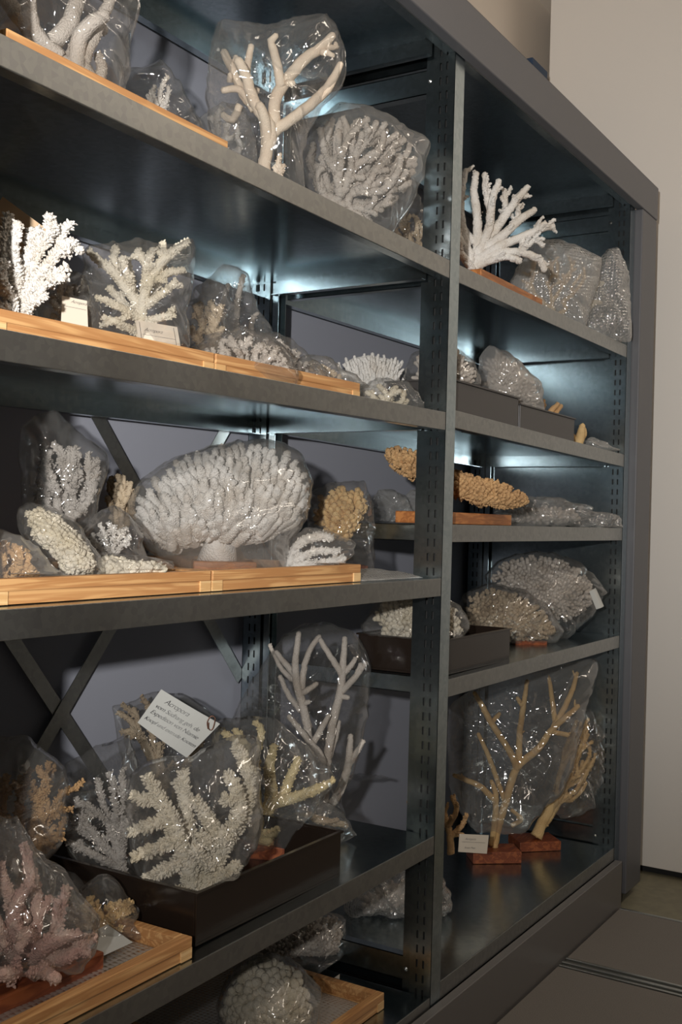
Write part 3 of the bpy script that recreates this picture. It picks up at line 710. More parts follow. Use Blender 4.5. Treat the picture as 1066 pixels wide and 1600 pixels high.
# ---- second shelf, near bay
zB = ZB-.012+.007
TRAY = T_pine(-.962, -.608, ZB-.012)
F = Frame(45, 480, .10, .72)
NW = (2300, .0042, .0018)
b = traced(F, [
 [(33,505,10,0),(38,460,9,0),(40,425,8,.01),(46,392,7,.015),(48,364,5,.02)],
 [(36,490,10,0),(55,445,9,.01),(85,407,8,.02),(110,388,6,.02),(125,403,3.5,.02)], [(86,405,7,.02),(94,388,6,.02),(96,364,4.5,.03)], [(100,392,5,.02),(112,384,4,.03)],
 [(36,480,9,0),(60,455,8,.02),(84,438,6,.03),(104,426,4,.03)], [(70,448,5,.02),(90,446,4,.04),(102,445,3.5,.04)],
 [(34,495,8,0),(52,474,7,.03),(74,452,5,.04)], [(34,498,7,0),(50,478,6,.03),(70,472,4,.04)], [(40,440,8,0),(60,400,7,.02),(75,380,6.5,.03),(76,352,5,.04)], [(68,390,6,.03),(84,368,5,.03)], [(60,400,6,.02),(58,380,6,.02),(60,362,4.5,.02)],
 [(30,490,10,0),(15,430,9,0),(8,380,8,0),(12,335,5,0)], [(26,480,9,0),(0,450,8,.02),(-20,410,7,.02)], [(18,440,8,0),(-5,390,7,-.02),(-10,340,5,-.02)], [(30,460,8,0),(22,410,8,.04),(28,365,5,.05)], [(20,470,8,0),(5,460,7,.05),(0,430,6,.06)], [(30,500,8,0),(10,490,7,.03),(-10,480,6,.03)]], zB, NW, seed=13, jit=.08, twigs=1, twig=(.012,.004))
specimen('coral', b, 'white_coral', 'bare bright white branching coral at the left end of the second shelf', group=GB)
F2 = Frame(20, 400, .165, .72)
card('index_card', [F2.at(4,307), F2.at(84,366), F2.at(38,440), F2.at(-42,381)], M['card2'], 'tan index card standing behind the bare white coral', curl=.0, lines=[('Acropora', .22, .30, .0085), ('_', .12, .42, .8, .42), ('Fundort', .12, .62, .007), ('_', .12, .70, .8, .70)])
F = Frame(105, 500, .18, .75)
b = thicket(F, [(75,470),(90,440),(125,440),(140,480),(140,520),(90,520)], (110,530), .03, zB, 30, .004, .03, .008, NUBS, 14)
bagged(F, zB, [(62,470),(78,440),(110,424),(138,432),(150,470),(152,530),(95,535),(66,505)], .045, 'film', 'clear bag with a paper label just right of the bare white coral', b, 'grey_coral', 'greyish coral in the bag just right of the bare white coral', 14, 1, GB)
F3 = Frame(120, 500, .115, .75)
card('paper_label', [F3.at(97,462), F3.at(136,470), F3.at(138,520), F3.at(95,512)], M['card'], 'pale paper label in the bag right of the bare white coral', 'label', lines=[('Acropora', .35, .16, .005), ('_', .08, .3, .95, .3)])
F = Frame(218, 535, .10, .80)
b = traced(F, [
 [(222,560,10,0),(222,525,10,0),(220,495,9,0),(228,455,8,.01),(248,420,8,.02),(270,398,7,.02),(293,382,4.5,.02)],
 [(220,490,9,0),(206,445,8,-.01),(199,398,5,-.02)], [(218,480,8,0),(180,430,8,.01),(158,412,7,.01),(138,394,4.5,.01)],
 [(186,436,7,0),(178,405,7,0),(183,386,5,0)], [(225,465,8,0),(229,425,7,.02),(237,398,5,.03)], [(234,442,7,.01),(262,432,6,.02),(286,430,4,.03)],
 [(224,480,7,0),(252,464,6,.02),(273,447,4.5,.03)], [(222,508,7,0),(252,500,6,.02),(272,497,4,.02)], [(219,498,7,0),(182,482,6,.02),(150,468,4,.02)], [(215,520,7,0),(182,508,6,.02),(160,500,4,.02)],
 [(208,455,7,0),(196,430,6,.02),(190,410,5,.03)], [(232,432,6,.01),(222,405,6,.01),(214,392,4,.01)], [(255,412,6,.02),(256,396,5,.02),(252,384,4,.02)], [(230,470,7,0),(242,450,6,-.02),(262,410,5,-.03)], [(215,490,6,0),(195,470,6,-.03),(170,440,5,-.03)]], zB, (1500,.0026,.0018), seed=15, twigs=1, twig=(.014,.004))
bagged(F, zB, [(131,397),(150,388),(178,380),(200,383),(216,374),(245,384),(275,386),(297,379),(301,400),(298,440),(293,490),(291,560),(250,565),(200,560),(150,530),(136,490),(130,440)], .065, 'film', 'large shiny bag with a printed card low at its right, second shelf', b, 'cream_coral', 'many-branched cream coral in the large shiny bag on the second shelf', 15, 1.4, GB)
F3 = Frame(245, 530, .056, .6)
card('specimen_card', [F3.at(212,500), F3.at(277,511), F3.at(285,556), F3.at(218,545)], M['card'], 'cream specimen card at the foot of the large shiny bag', lines=[('Acropora', .16, .34, .0062), ('_', .08, .05, .08, .95), ('_', .12, .46, .9, .46), ('_', .9, .05, .9, .95), ('Nr. 4. Anzahl', .20, .82, .0055)])
F = Frame(325, 540, .16, .8)
b = thicket(F, [(300,480),(320,462),(345,475),(352,510),(345,550),(300,555)], (325,565), .035, zB, 34, .0045, .03, .009, NUBS, 16)
bagged(F, zB, [(292,480),(305,455),(328,438),(350,452),(372,500),(378,560),(300,570)], .045, 'film', 'crumpled bag right of the large shiny one on the second shelf', b, 'tan_coral', 'tan coral right of the large shiny bag', 16, 1.3, GB)
TRAY = None
F = Frame(380, 530, .27, .85)
b = traced(F, [[(372,530,5),(370,480,5),(380,430,4)], [(352,520,5),(350,470,4),(358,440,4)], [(395,530,4),(392,505,4),(402,492,3)]], zB, NUBS, seed=17)
bagged(F, zB, [(318,445),(332,425),(347,411),(368,420),(388,430),(395,465),(412,495),(436,535),(440,560),(350,560),(325,500)], .035, 'film_soft', 'tall pointed almost empty clear bag behind the low bags, second shelf', b, 'pale_coral', 'few thin coral rods in the tall pointed bag on the second shelf', 17, 1.1, GB)
F = Frame(380, 560, .085, .8)
b = thicket(F, [(320,545),(350,525),(400,528),(440,545),(450,580),(400,590),(330,575)], (385,600), .04, zB, 70, .004, .02, .008, NUBS, 18)
bagged(F, zB, [(305,545),(335,520),(375,515),(415,525),(455,560),(465,600),(380,605),(310,585)], .052, 'film', 'low bag above the joint between the two trays on the second shelf', b, 'pale_coral', 'low pale coral above the joint between the two second-shelf trays', 18, 1.2, GB)
TRAY = T_pine(-.604, -.247, ZB-.007)
F = Frame(455, 580, .12, .8)
b = thicket(F, [(390,560),(400,532),(440,530),(480,560),(500,590),(440,610),(400,600)], (440,620), .04, zB, 70, .0035, .02, .008, NUBS, 19)
bagged(F, zB, [(380,555),(392,525),(425,522),(455,532),(490,565),(520,600),(520,620),(400,620)], .052, 'film', 'low rounded bag over the middle of the right tray, second shelf', b, 'grey_coral', 'brownish grey coral over the middle of the right tray, second shelf', 19, 1.2, GB)
F = Frame(510, 595, .10, .8)
b = thicket(F, [(470,580),(490,560),(520,575),(550,600),(540,625),(480,620)], (505,630), .03, zB, 46, .0035, .02, .007, NUBS, 20)
bagged(F, zB, [(458,575),(480,555),(510,560),(545,583),(575,605),(575,630),(470,630)], .045, 'film_soft', 'low bag near the right end of the right tray, second shelf', b, 'tan_coral', 'tan coral near the right end of the right tray, second shelf', 20, 1.1, GB)
TRAY = None
F = Frame(605, 620, .050, .75)
b = thicket(F, [(570,612),(590,602),(625,604),(642,620),(640,640),(575,635)], (605,645), .022, ZB-.004, 30, .004, .02, .007, NUBS, 21)
bagged(F, ZB-.004, [(562,605),(580,595),(605,592),(635,597),(648,615),(660,640),(600,645),(562,632)], .032, 'film', 'little bag lying beyond the right end of the second-shelf trays', b, 'cream_coral', 'little cream coral beyond the right end of the second-shelf trays', 21, 1.1, GB)
# ---- second shelf, far bay
F = Frame(580, 600, .30, 1.0)
b = knobs(F, [(524,568),(545,556),(575,550),(605,556),(632,560),(634,600),(600,612),(550,602)], .03, ZB2, 70, .030, .0052, (900,.0014,.0014), 22, tilt=(0,1.3), taper=.45, back=.6)
specimen('coral', b, 'white_coral', 'white coral with upright fingers seen through the frame on the second shelf', group=GB)
TRAY = (.04, .34, .026, .144, ZB2+.062)
F = Frame(690, 620, .085, .9)
b = knobs(F, [(640,590),(650,558),(680,540),(715,548),(742,580),(745,615),(700,640),(650,630)], .05, ZB2+.004, 110, .014, .0048, None, 23, taper=.7)
bagged(F, ZB2+.004, [(632,590),(645,556),(672,538),(705,538),(735,560),(750,595),(748,640),(700,650),(645,640)], .058, 'film', 'round bag in the dark grey tray, half behind the middle post', b, 'pale_coral', 'round pale knobbly coral in the grey tray, half behind the middle post', 23, 1, GB)
TRAY = (.04, .667, .026, .144, ZB2+.060)
F = Frame(800, 640, .085, .75)
b = knobs(F, [(752,600),(760,555),(775,546),(800,562),(830,590),(842,625),(838,655),(760,640)], .04, ZB2+.004, 120, .010, .0042, None, 24, taper=.7)
bagged(F, ZB2+.004, [(746,600),(754,552),(766,540),(790,550),(822,576),(844,608),(850,660),(800,665),(750,640)], .050, 'film_milky', 'cone-shaped milky bag right of the middle post, second shelf', b, 'pale_coral', 'cone-shaped pale coral right of the middle post, second shelf', 24, .9, GB)
F = Frame(865, 650, .085, .6)
b = traced(F, [[(850,690,5),(852,650,5),(853,625,3)], [(856,690,5),(863,650,5),(864,632,3)], [(870,690,5),(877,660,5),(877,634,3)], [(850,680,4),(845,650,4),(848,632,3)]], ZB2, (700,.002,.0015), seed=25)
specimen('coral', b, 'orange_coral', 'brown pointed coral sticking out of the right dark grey tray', group=GB)
TRAY = None
F = Frame(906, 688, .045, .5)
b = traced(F, [[(903,700,7),(905,680,7),(904,664,4)], [(906,690,6),(914,676,5),(911,664,3)], [(903,692,5),(898,680,4)]], ZB2-.008, (900,.002,.0015), seed=26)
specimen('coral', b, 'honey_coral', 'tiny honey-yellow coral right of the dark grey trays', group=GB)
F = Frame(930, 697, .05, .5)
bag('plastic_bag', F, [(912,690),(925,683),(945,693),(960,706),(930,712),(912,700)], .02, ZB2-.009, M['film_milky'], 'flat folded bag beside the tiny honey-yellow coral', 26, .8, group=BG)

# ---- middle shelf, near bay
zC = ZC+.0075
F = Frame(100, 820, .25, .78)
b = thicket(F, [(62,735),(64,695),(85,683),(100,712),(118,688),(125,705),(160,712),(152,755),(135,800),(105,818),(75,810),(58,775)], (105,835), .035, zC, 85, .0038, .022, .0085, NUB, 27)
bagged(F, zC, [(35,665),(65,645),(88,643),(112,660),(135,685),(165,708),(170,725),(160,775),(150,820),(130,850),(60,845),(38,800),(28,720)], .06, 'film', 'upright dark-looking bag at the left rear of the middle shelf', b, 'grey_coral', 'upright greyish bushy coral at the left rear of the middle shelf', 27, .8, GC)
TRAY = T_pine(-.953, -.607, ZC)
F = Frame(95, 880, .10, .72)
b = knobs(F, [(40,800),(60,793),(90,806),(125,838),(150,875),(145,895),(100,900),(85,872),(48,835)], .03, zC, 130, .008, .0045, NUBS, 28, taper=.8)
bagged(F, zC, [(30,795),(50,786),(88,797),(125,826),(158,868),(160,897),(90,905),(60,868),(28,830)], .042, 'film_thin', 'long bag over the larger yellowish lump, front left of the middle shelf', b, 'cream_coral', 'larger yellowish-white coral lump, front left of the middle shelf', 28, 1, GC)
F = Frame(205, 890, .07, .72)
b = knobs(F, [(145,888),(165,868),(200,872),(235,877),(262,880),(262,893),(230,905),(150,906)], .022, zC, 70, .007, .005, NUBS, 29, taper=.8)
bagged(F, zC, [(135,888),(160,862),(200,865),(240,872),(267,877),(268,897),(235,908),(140,910)], .03, 'film_thin', 'flat bag over the smaller yellowish lump at the tray front', b, 'cream_coral', 'smaller yellowish-white coral lump at the tray front, middle shelf', 29, 1, GC)
F = Frame(180, 865, .19, .78)
b = thicket(F, [(140,840),(155,818),(180,816),(205,825),(203,850),(180,870),(150,865)], (178,880), .025, zC, 50, .0025, .02, .006, NUBS, 30)
bagged(F, zC, [(128,830),(150,805),(180,793),(205,808),(222,838),(228,880),(150,885),(132,860)], .04, 'film', 'small bag left of the big white finger coral', b, 'white_coral', 'small whitish bush left of the big white finger coral', 30, 1, GC)
TRAY = None
F = Frame(190, 800, .31, .8)
b = thicket(F, [(165,770),(175,745),(195,738),(210,760),(212,810),(180,840)], (190,860), .03, zC, 36, .0045, .02, .009, NUBS, 31)
specimen('coral', b, 'tan_coral', 'brownish coral behind, between the upright bag and the big white one', group=GC)
# the large one
F = Frame(352, 890, .195, .85)
S = [(205,792),(222,762),(275,716),(340,696),(400,690),(448,703),(478,738),(483,788),(465,818),(420,838),(350,848),(290,853),(240,848),(212,828)]
b = knobs(F, S, .105, zC, 160, .033, .0082, (2200,.0022,.0017), 32, tilt=(.05,.8), taper=.5, back=.25, core=.80, sides=10, spread=.1)
st = MB(); p0 = F.at(372, 850); st.tube([F.w(F.sh(365,0)[0], ZC+.024, 0), F.w(F.sh(368,0)[0], ZC+.055, 0), F.w(F.sh(370,0)[0], ZC+.10, 0)], [.032, .024, .045], 18, .03)
b.add(st.v, st.f)
k = block(F, (300,897), (397,897), .022, .09, ZC+.0065, .045)
bagged(F, zC, [(197,785),(212,758),(255,725),(300,706),(345,694),(400,686),(445,694),(475,714),(486,745),(487,780),(480,806),(458,842),(442,898),(380,903),(290,902),(268,880),(235,862),(210,835)], .128, 'film_soft', 'largest clear bag, wrapped round the big white finger coral on the middle shelf', b, 'white_coral', 'big white mound coral of blunt upright fingers on a small wooden base', 32, 1.0, GC, kids=[('wooden_base', k, M['orangewood'], .002)], loc=(-.36, .195, ZC), name='mounted_coral')
F = Frame(535, 870, .19, .85)
b = knobs(F, [(488,800),(500,772),(530,758),(562,762),(574,790),(560,822),(540,846),(505,842)], .045, zC, 75, .022, .0068, NUBS, 33, tilt=(-.2,.5), taper=.7)
k = block(F, (520,888), (572,886), .014, .05, ZC+.0015, .02)
bagged(F, ZC+.0015, [(482,772),(500,762),(530,752),(568,752),(580,785),(583,840),(584,897),(500,897),(488,850),(478,810)], .055, 'film', 'upright bag right of the big white finger coral', b, 'honey_coral', 'yellowish-brown finger coral right of the big white one', 33, 1, GC, kids=[('wooden_base', k, M['redwood'], .001)], loc=(-.2,.19,ZC), name='mounted_coral')
TRAY = T_pine(-.603, -.236, ZC)
F = Frame(495, 885, .075, .8)
b = traced(F, [[(450,888,7),(462,856,7),(480,843,7),(505,838,7),(520,842,5)], [(448,886,7),(480,884,7),(515,878,7),(538,872,5)], [(460,880,6),(490,862,6),(530,860,4)], [(455,870,6),(475,868,5),(480,882,5)]], zC, NUBF, seed=34, dz=.02)
bagged(F, zC, [(440,882),(455,848),(478,828),(515,830),(552,848),(545,868),(530,888),(500,898),(450,898)], .042, 'film', 'small bag at the tray end below the yellowish-brown coral', b, 'white_coral', 'small curved whitish branch at the right tray end, middle shelf', 34, 1.2, GC)
TRAY = None
def sheet(name, x0, x1, y0, y1, z, h, mt, label, cat='bubble wrap', seed=1, group=None):
    """soft padding lying flat, thicker in the middle"""
    b = MB(); n = 30; V = []; Fc = []
    for s in (0, 1):
        for j in range(n+1):
            for i in range(n+1):
                f, g = i/n, j/n; e = min(1, min(f, 1-f, g, 1-g)*7)
                zz = z+.0008 if s else z+.0015+h*e*(.7+.5*noise.noise(Vector((f*4+seed, g*4, seed))))
                V.append((x0+(x1-x0)*f+.006*noise.noise(Vector((g*5, seed, 0))), y0+(y1-y0)*g+.006*noise.noise(Vector((f*5, seed, 3))), zz))
    k = (n+1)**2
    for s in (0, 1):
        for j in range(n):
            for i in range(n):
                a = s*k+j*(n+1)+i; q = (a, a+1, a+n+2, a+n+1); Fc.append(q if s == 0 else q[::-1])
    ring = [i for i in range(n)]+[j*(n+1)+n for j in range(n)]+[n*(n+1)+n-i for i in range(n)]+[(n-j)*(n+1) for j in range(n)]
    for i in range(len(ring)): a, c = ring[i], ring[(i+1) % len(ring)]; Fc.append((a, a+k, c+k, c))
    b.add(V, Fc); return tag(b.build(name, mt, smooth=True), label, cat, group)
sheet('bubble_wrap', -.228, -.03, .03, .30, ZC, .014, M['bubble'], 'flat sheet of bubble wrap right of the trays on the middle shelf', seed=2)
sheet('bubble_wrap', -.935, -.625, .05, .38, ZC+.0065, .016, M['bubble'], 'bubble wrap lining the left tray of the middle shelf', seed=3)
sheet('bubble_wrap', -.58, -.255, .05, .12, ZC+.0065, .010, M['bubble'], 'bubble wrap lining the right tray of the middle shelf', seed=4)
TRAY = T_pine(-.953, -.607, ZC)
F = Frame(25, 895, .08, .72)
b = thicket(F, [(-30,860),(0,845),(40,855),(60,890),(62,910),(0,915)], (20,920), .03, zC, 50, .0035, .02, .008, NUBS, 35)
bagged(F, zC, [(-40,840),(0,828),(30,835),(60,862),(90,890),(120,905),(30,918),(-40,915)], .045, 'film_soft', 'low bag in the shade at the left end of the middle shelf', b, 'orange_coral', 'brownish coral in the shade at the left end of the middle shelf', 35, 1, GC)

# ---- middle shelf, far bay
TRAY = None
F = Frame(710, 800, .085, .72)
b = knobs(F, [(600,702),(622,697),(650,705),(690,727),(735,742),(780,752),(815,770),(822,786),(795,795),(750,790),(700,775),(650,752),(612,728)], .045, ZC2, 230, .012, .0046, (1400,.0022,.0016), 36, tilt=(.1,.5), taper=.75, back=.5, jit=.25)
st = MB(); st.tube([F.w(F.sh(712,0)[0], ZC2+.02, 0), F.w(F.sh(715,0)[0], ZC2+.045, 0)], [.018, .014], 12, .08); b.add(st.v, st.f)
k = MB(); k.box((.045, .03, ZC2+.0015), (.35, .13, ZC2+.023))
specimen('mounted_coral', b, 'orange_coral', 'brown knobbly plate-shaped coral balanced on a flat reddish base, middle of the far bay', group=GC, kids=[('wooden_base', k, M['orangewood'], .002)], loc=(.2,.08,ZC2))
for px, T_, mt, lb, y, sd in (([(582,790),(592,768),(612,768),(630,775),(642,800),(640,830),(585,830)], .035, 'film_milky', 'grey crumpled bag seen through the frame, left of the brown plate coral', .30, 41),
        ([(622,790),(645,768),(672,763),(698,775),(700,810),(625,810)], .04, 'film_milky', 'rounded milky bag behind the reddish base of the brown plate coral', .27, 42),
        ([(775,800),(790,782),(830,778),(880,780),(926,792),(918,812),(870,824),(790,824)], .04, 'film_soft', 'crumpled flat bag right of the brown plate coral', .10, 43),
        ([(790,790),(820,776),(860,780),(900,790),(890,815),(800,818)], .025, 'film_milky', 'folded milky bag behind the crumpled flat one, middle of the far bay', .19, 44),
        ([(865,812),(890,800),(930,798),(965,806),(972,824),(900,826)], .022, 'bubble_clear', 'flattened bag reaching to the far right post, middle of the far bay', .045, 45)):
    F = Frame((px[0][0]+px[-2][0])/2, 815, y, .85 if y > .06 else .6)
    bag('plastic_bag', F, px, T_, ZC2+.001, M[mt], lb, sd, 1.4, group=BG)
F = Frame(850, 815, .10, .75)
b = knobs(F, [(790,808),(800,795),(850,790),(900,797),(905,812),(860,822),(800,822)], .022, ZC2+.003, 60, .008, .006, None, 46, taper=.85)
specimen('coral', b, 'pale_coral', 'flat pale coral inside the crumpled flat bag, middle of the far bay', group=GC)

# ---- fourth shelf, near bay
zD = ZD-.004+.0045
TRAY = (-.616, -.286, .034, .346, ZD+.065)
F = Frame(290, 1390, .105, .82)
NB = (2600, .0058, .0023)
b = traced(F, [
 [(308,1440,15,0),(304,1400,14,0),(292,1350,13,.01),(272,1290,12,.02),(248,1240,10,.025),(228,1204,5,.03)],
 [(276,1302,9,.02),(240,1313,8,.04),(207,1322,3.5,.05)], [(286,1340,9,.01),(250,1352,8,.03),(220,1360,3.5,.04)], [(262,1268,8,.02),(230,1282,7,.03),(203,1289,3.5,.03)], [(250,1245,7,.02),(222,1240,6,.03),(205,1232,3,.03)],
 [(300,1390,9,0),(272,1384,8,.03),(262,1378,4,.04)],
 [(320,1420,14,0),(326,1370,13,0),(338,1320,11,.01),(325,1275,9,.02),(302,1240,4.5,.03)],
 [(332,1360,11,0),(355,1305,10,.01),(371,1262,9,.02),(366,1222,8,.02),(350,1204,4.5,.02)], [(366,1240,6,.02),(352,1242,6,.03),(344,1236,3,.03)],
 [(345,1330,10,0),(378,1285,9,-.01),(392,1240,8,-.02),(385,1195,7,-.03),(368,1168,4,-.03)], [(390,1230,6,-.02),(400,1205,4,-.02)],
 [(306,1380,11,0),(294,1300,11,-.03),(290,1250,10,-.04),(287,1216,6,-.04)], [(290,1250,7,-.04),(276,1230,5,-.04)],
 [(330,1350,10,.01),(312,1330,9,.03),(300,1310,5,.05)], [(335,1370,10,0),(352,1360,9,.02),(366,1340,5,.03)], [(318,1385,10,.01),(345,1388,9,.02),(362,1376,6,.02)], [(340,1320,8,.01),(322,1305,7,.03),(310,1290,4,.04)], [(352,1310,8,.02),(342,1290,7,.03)]], zD, NB, seed=50, jit=.08, sides=10)
bagged(F, zD, [(203,1212),(225,1195),(258,1187),(300,1182),(330,1167),(370,1150),(404,1150),(405,1215),(408,1290),(395,1325),(370,1360),(345,1440),(300,1450),(250,1420),(222,1370),(205,1330),(200,1270)], .072, 'film', 'front bag in the glossy dark brown tray, around the thick cream branches', b, 'cream_coral', 'thick fuzzy cream branches at the front of the glossy dark brown tray', 50, 1.1, GD)
F = Frame(165, 1330, .24, .82)
b = traced(F, [[(195,1380,8,0),(185,1330,7,0),(165,1270,6,0),(152,1216,3.5,0)], [(190,1350,7,0),(155,1310,6,.01),(130,1270,5,.02),(120,1240,3.5,.02)], [(190,1360,7,0),(150,1330,6,.02),(118,1312,5,.02),(104,1310,3,.02)], [(190,1340,7,0),(190,1270,6,0),(192,1200,3,0)], [(188,1250,5,0),(176,1222,4,0),(170,1206,3,0)],
 [(170,1285,5,0),(150,1262,5,.02),(128,1246,3,.02)], [(160,1312,5,0),(130,1300,5,0),(110,1275,3,0)], [(190,1320,6,0),(200,1280,5,.02),(208,1250,3,.02)], [(175,1300,5,0),(182,1262,5,.02),(178,1235,3,.03)]], zD, (1500,.0036,.0018), seed=51, twigs=2, twig=(.015,.0035))
bagged(F, zD, [(104,1195),(140,1175),(175,1158),(200,1150),(215,1185),(214,1300),(212,1400),(170,1390),(110,1330),(96,1280),(100,1230)], .05, 'film_thin', 'bag with a bright glint, left of the thick cream branches', b, 'grey_coral', 'thinner lavender-grey coral left of the thick cream branches', 51, 1.2, GD)
TRAY = None
F = Frame(265, 1250, .315, .8)
b = traced(F, [[(262,1300,9,0),(250,1220,8,0),(225,1160,7,0),(205,1128,5,0),(184,1112,3,0)], [(222,1152,6,0),(208,1140,5,.01),(188,1142,3,.01)], [(215,1140,5,0),(214,1118,4,0),(208,1106,3,0)], [(268,1280,8,0),(285,1210,7,0),(300,1180,6,0),(320,1150,4,0)], [(240,1190,6,0),(238,1150,5,-.02),(232,1100,3,-.02)], [(262,1230,6,0),(248,1180,5,0),(250,1160,3,0)]], zD, NUB, seed=52, twigs=2)
bagged(F, zD, [(176,1105),(205,1096),(240,1084),(285,1084),(325,1112),(345,1135),(350,1230),(330,1400),(230,1400),(200,1230),(184,1150)], .045, 'film', 'dark-looking bag behind the handwritten note', b, 'tan_coral', 'tan branching coral behind the handwritten note', 52, 1, GD)
F3 = Frame(280, 1130, .235, .80)
o = card('handwritten_note', [F3.at(252,1077), F3.at(344,1131), F3.at(292,1184), F3.at(215,1129)], M['paper'], 'white handwritten note clipped to the bags above the glossy dark brown tray', 'note', curl=.006, n=10,
   lines=[('Acropora', .14, .24, .0115), ('vom Südhang geh. de', .06, .44, .0098), ('Expedition von Niamie', .05, .62, .0098), ('Knopf und extrude Knoten', .03, .82, .0088)])
b = MB(); cpt = [(325,1139),(324,1128),(330,1119),(336,1122),(333,1137),(329,1141),(326,1138),(326,1129)]
p2, r2 = resample([F3.at(u, v, .008) for u, v in cpt], [.0007]*8, .002); b.tube(p2, r2, 6); tag(b.build('paper_clip', M['wire'], smooth=True), 'copper-coloured paper clip on the corner of the handwritten note', 'paper clip')
TRAY = (-.616, -.286, .034, .346, ZD+.065)
F = Frame(425, 1340, .17, .85)
b = traced(F, [[(402,1380,13,0),(405,1330,12,0),(411,1290,11,0),(424,1250,10,0),(420,1200,9,.01),(427,1162,5,.01)], [(426,1255,10,0),(455,1242,9,.02),(490,1226,8,.03),(518,1212,4,.03)], [(440,1248,8,0),(456,1215,8,-.01),(468,1186,5,-.01)], [(408,1300,9,0),(430,1292,7,.03),(438,1282,5,.03)], [(404,1340,9,0),(420,1326,8,.03),(424,1318,5,.03)],
 [(412,1270,9,0),(400,1220,9,-.02),(402,1170,6,-.03)], [(404,1200,7,-.02),(380,1160,6,-.03),(368,1145,4,-.03)], [(405,1300,9,0),(392,1250,8,-.03),(385,1200,6,-.03)], [(400,1190,6,-.02),(412,1150,6,-.04),(400,1135,4,-.04)], [(384,1170,6,-.03),(345,1148,5,-.04)]], zD+.02, NUB, seed=53, dz=.03)
k = block(F, (383,1370), (455,1350), .022, .06, ZD-.001, .03)
bagged(F, ZD+.002, [(330,1140),(350,1124),(390,1120),(430,1126),(465,1150),(500,1190),(524,1213),(505,1250),(470,1290),(445,1330),(425,1380),(375,1385),(350,1300),(338,1220)], .065, 'film', 'bag with a pointed right corner around the yellowish coral', b, 'yellow_coral', 'yellowish thick-branched coral on a red-brown base, right of the cream branches', 53, 1.2, GD, kids=[('wooden_base', k, M['redwood'], .001)], loc=(-.36,.17,ZD), name='mounted_coral')
TRAY = None
F = Frame(495, 1270, .225, 1.0)
b = traced(F, [
 [(500,1340,8,0),(494,1250,8,0),(485,1173,7,0),(477,1118,7,0),(464,1066,6.5,0),(462,1031,5.5,0),(467,988,4,0)],
 [(472,1082,5,0),(476,1040,5,-.01),(488,1010,4.5,-.01),(500,995,4,-.01)], [(462,1056,5.5,0),(446,1040,5,-.02),(430,1020,3.5,-.02)], [(464,1066,5,0),(440,1050,4,-.03),(420,1010,3,-.03)],
 [(470,1084,5,0),(482,1076,4.5,.01),(496,1066,3.5,.01)], [(473,1100,4.5,0),(484,1095,3.5,.01)], [(470,1110,5,0),(450,1090,4.5,-.03),(436,1060,3.5,-.03)],
 [(504,1300,8,0),(510,1200,7,0),(520,1130,7,0),(531,1085,6.5,0),(536,1045,6,0),(539,996,4,0)],
 [(535,1055,5.5,0),(520,1030,5,.01),(500,998,4,.01)], [(538,1052,5,0),(548,1040,4.5,0),(556,1028,3.5,0)], [(534,1080,5.5,0),(552,1060,5,.01),(572,1034,3.5,.01)], [(532,1088,5,0),(545,1089,3.5,.01)], [(556,1055,4,.01),(564,1036,3.5,.01)],
 [(504,1290,7,0),(526,1240,7,.02),(542,1200,6.5,.02),(548,1145,4,.02)], [(543,1195,5,.02),(558,1170,4.5,.02),(568,1154,3.5,.02)],
 [(506,1230,6,0),(503,1180,6,.03),(478,1146,5,.03),(452,1114,4,.03)], [(488,1160,5.5,.02),(502,1136,5,.02),(515,1114,3.5,.02)], [(512,1190,5,0),(524,1160,4,-.02),(530,1130,3.5,-.02)], [(487,1215,5,0),(470,1190,5,-.02),(455,1160,3.5,-.02)]], ZD, (500,.0016,.0015), seed=54, jit=.06, sides=10)
bagged(F, ZD+.001, [(432,1005),(455,985),(480,974),(520,974),(550,988),(572,1018),(578,1050),(575,1110),(569,1160),(552,1210),(530,1250),(540,1340),(440,1330),(400,1250),(362,1130),(385,1080),(410,1040)], .07, 'film_thin', 'tallest rounded bag, standing right behind the yellowish coral', b, 'pale_coral', 'tall slender antler-like coral in the tallest bag of the fourth shelf', 54, 1.0, GD)
F = Frame(515, 1300, .13, .8)
b = traced(F, [[(478,1272,5),(500,1282,6),(525,1290,6),(548,1296,4)], [(490,1280,5),(510,1285,5),(530,1282,3)]], ZD, NUBS, seed=55, floor=False)
bagged(F, ZD+.001, [(478,1262),(500,1250),(518,1255),(540,1280),(556,1303),(530,1312),(490,1318)], .03, 'film', 'small triangular bag beyond the right rim of the glossy dark brown tray', b, 'tan_coral', 'small tan coral piece beyond the right rim of the glossy tray', 55, 1, GD)
F = Frame(575, 1285, .30, .9)
bag('plastic_bag', F, [(545,1270),(560,1240),(575,1250),(605,1290),(600,1310),(550,1305)], .02, ZD+.001, M['film_thin'], 'thin empty bag lying by the rear of the fourth shelf', 56, .8, group=BG)
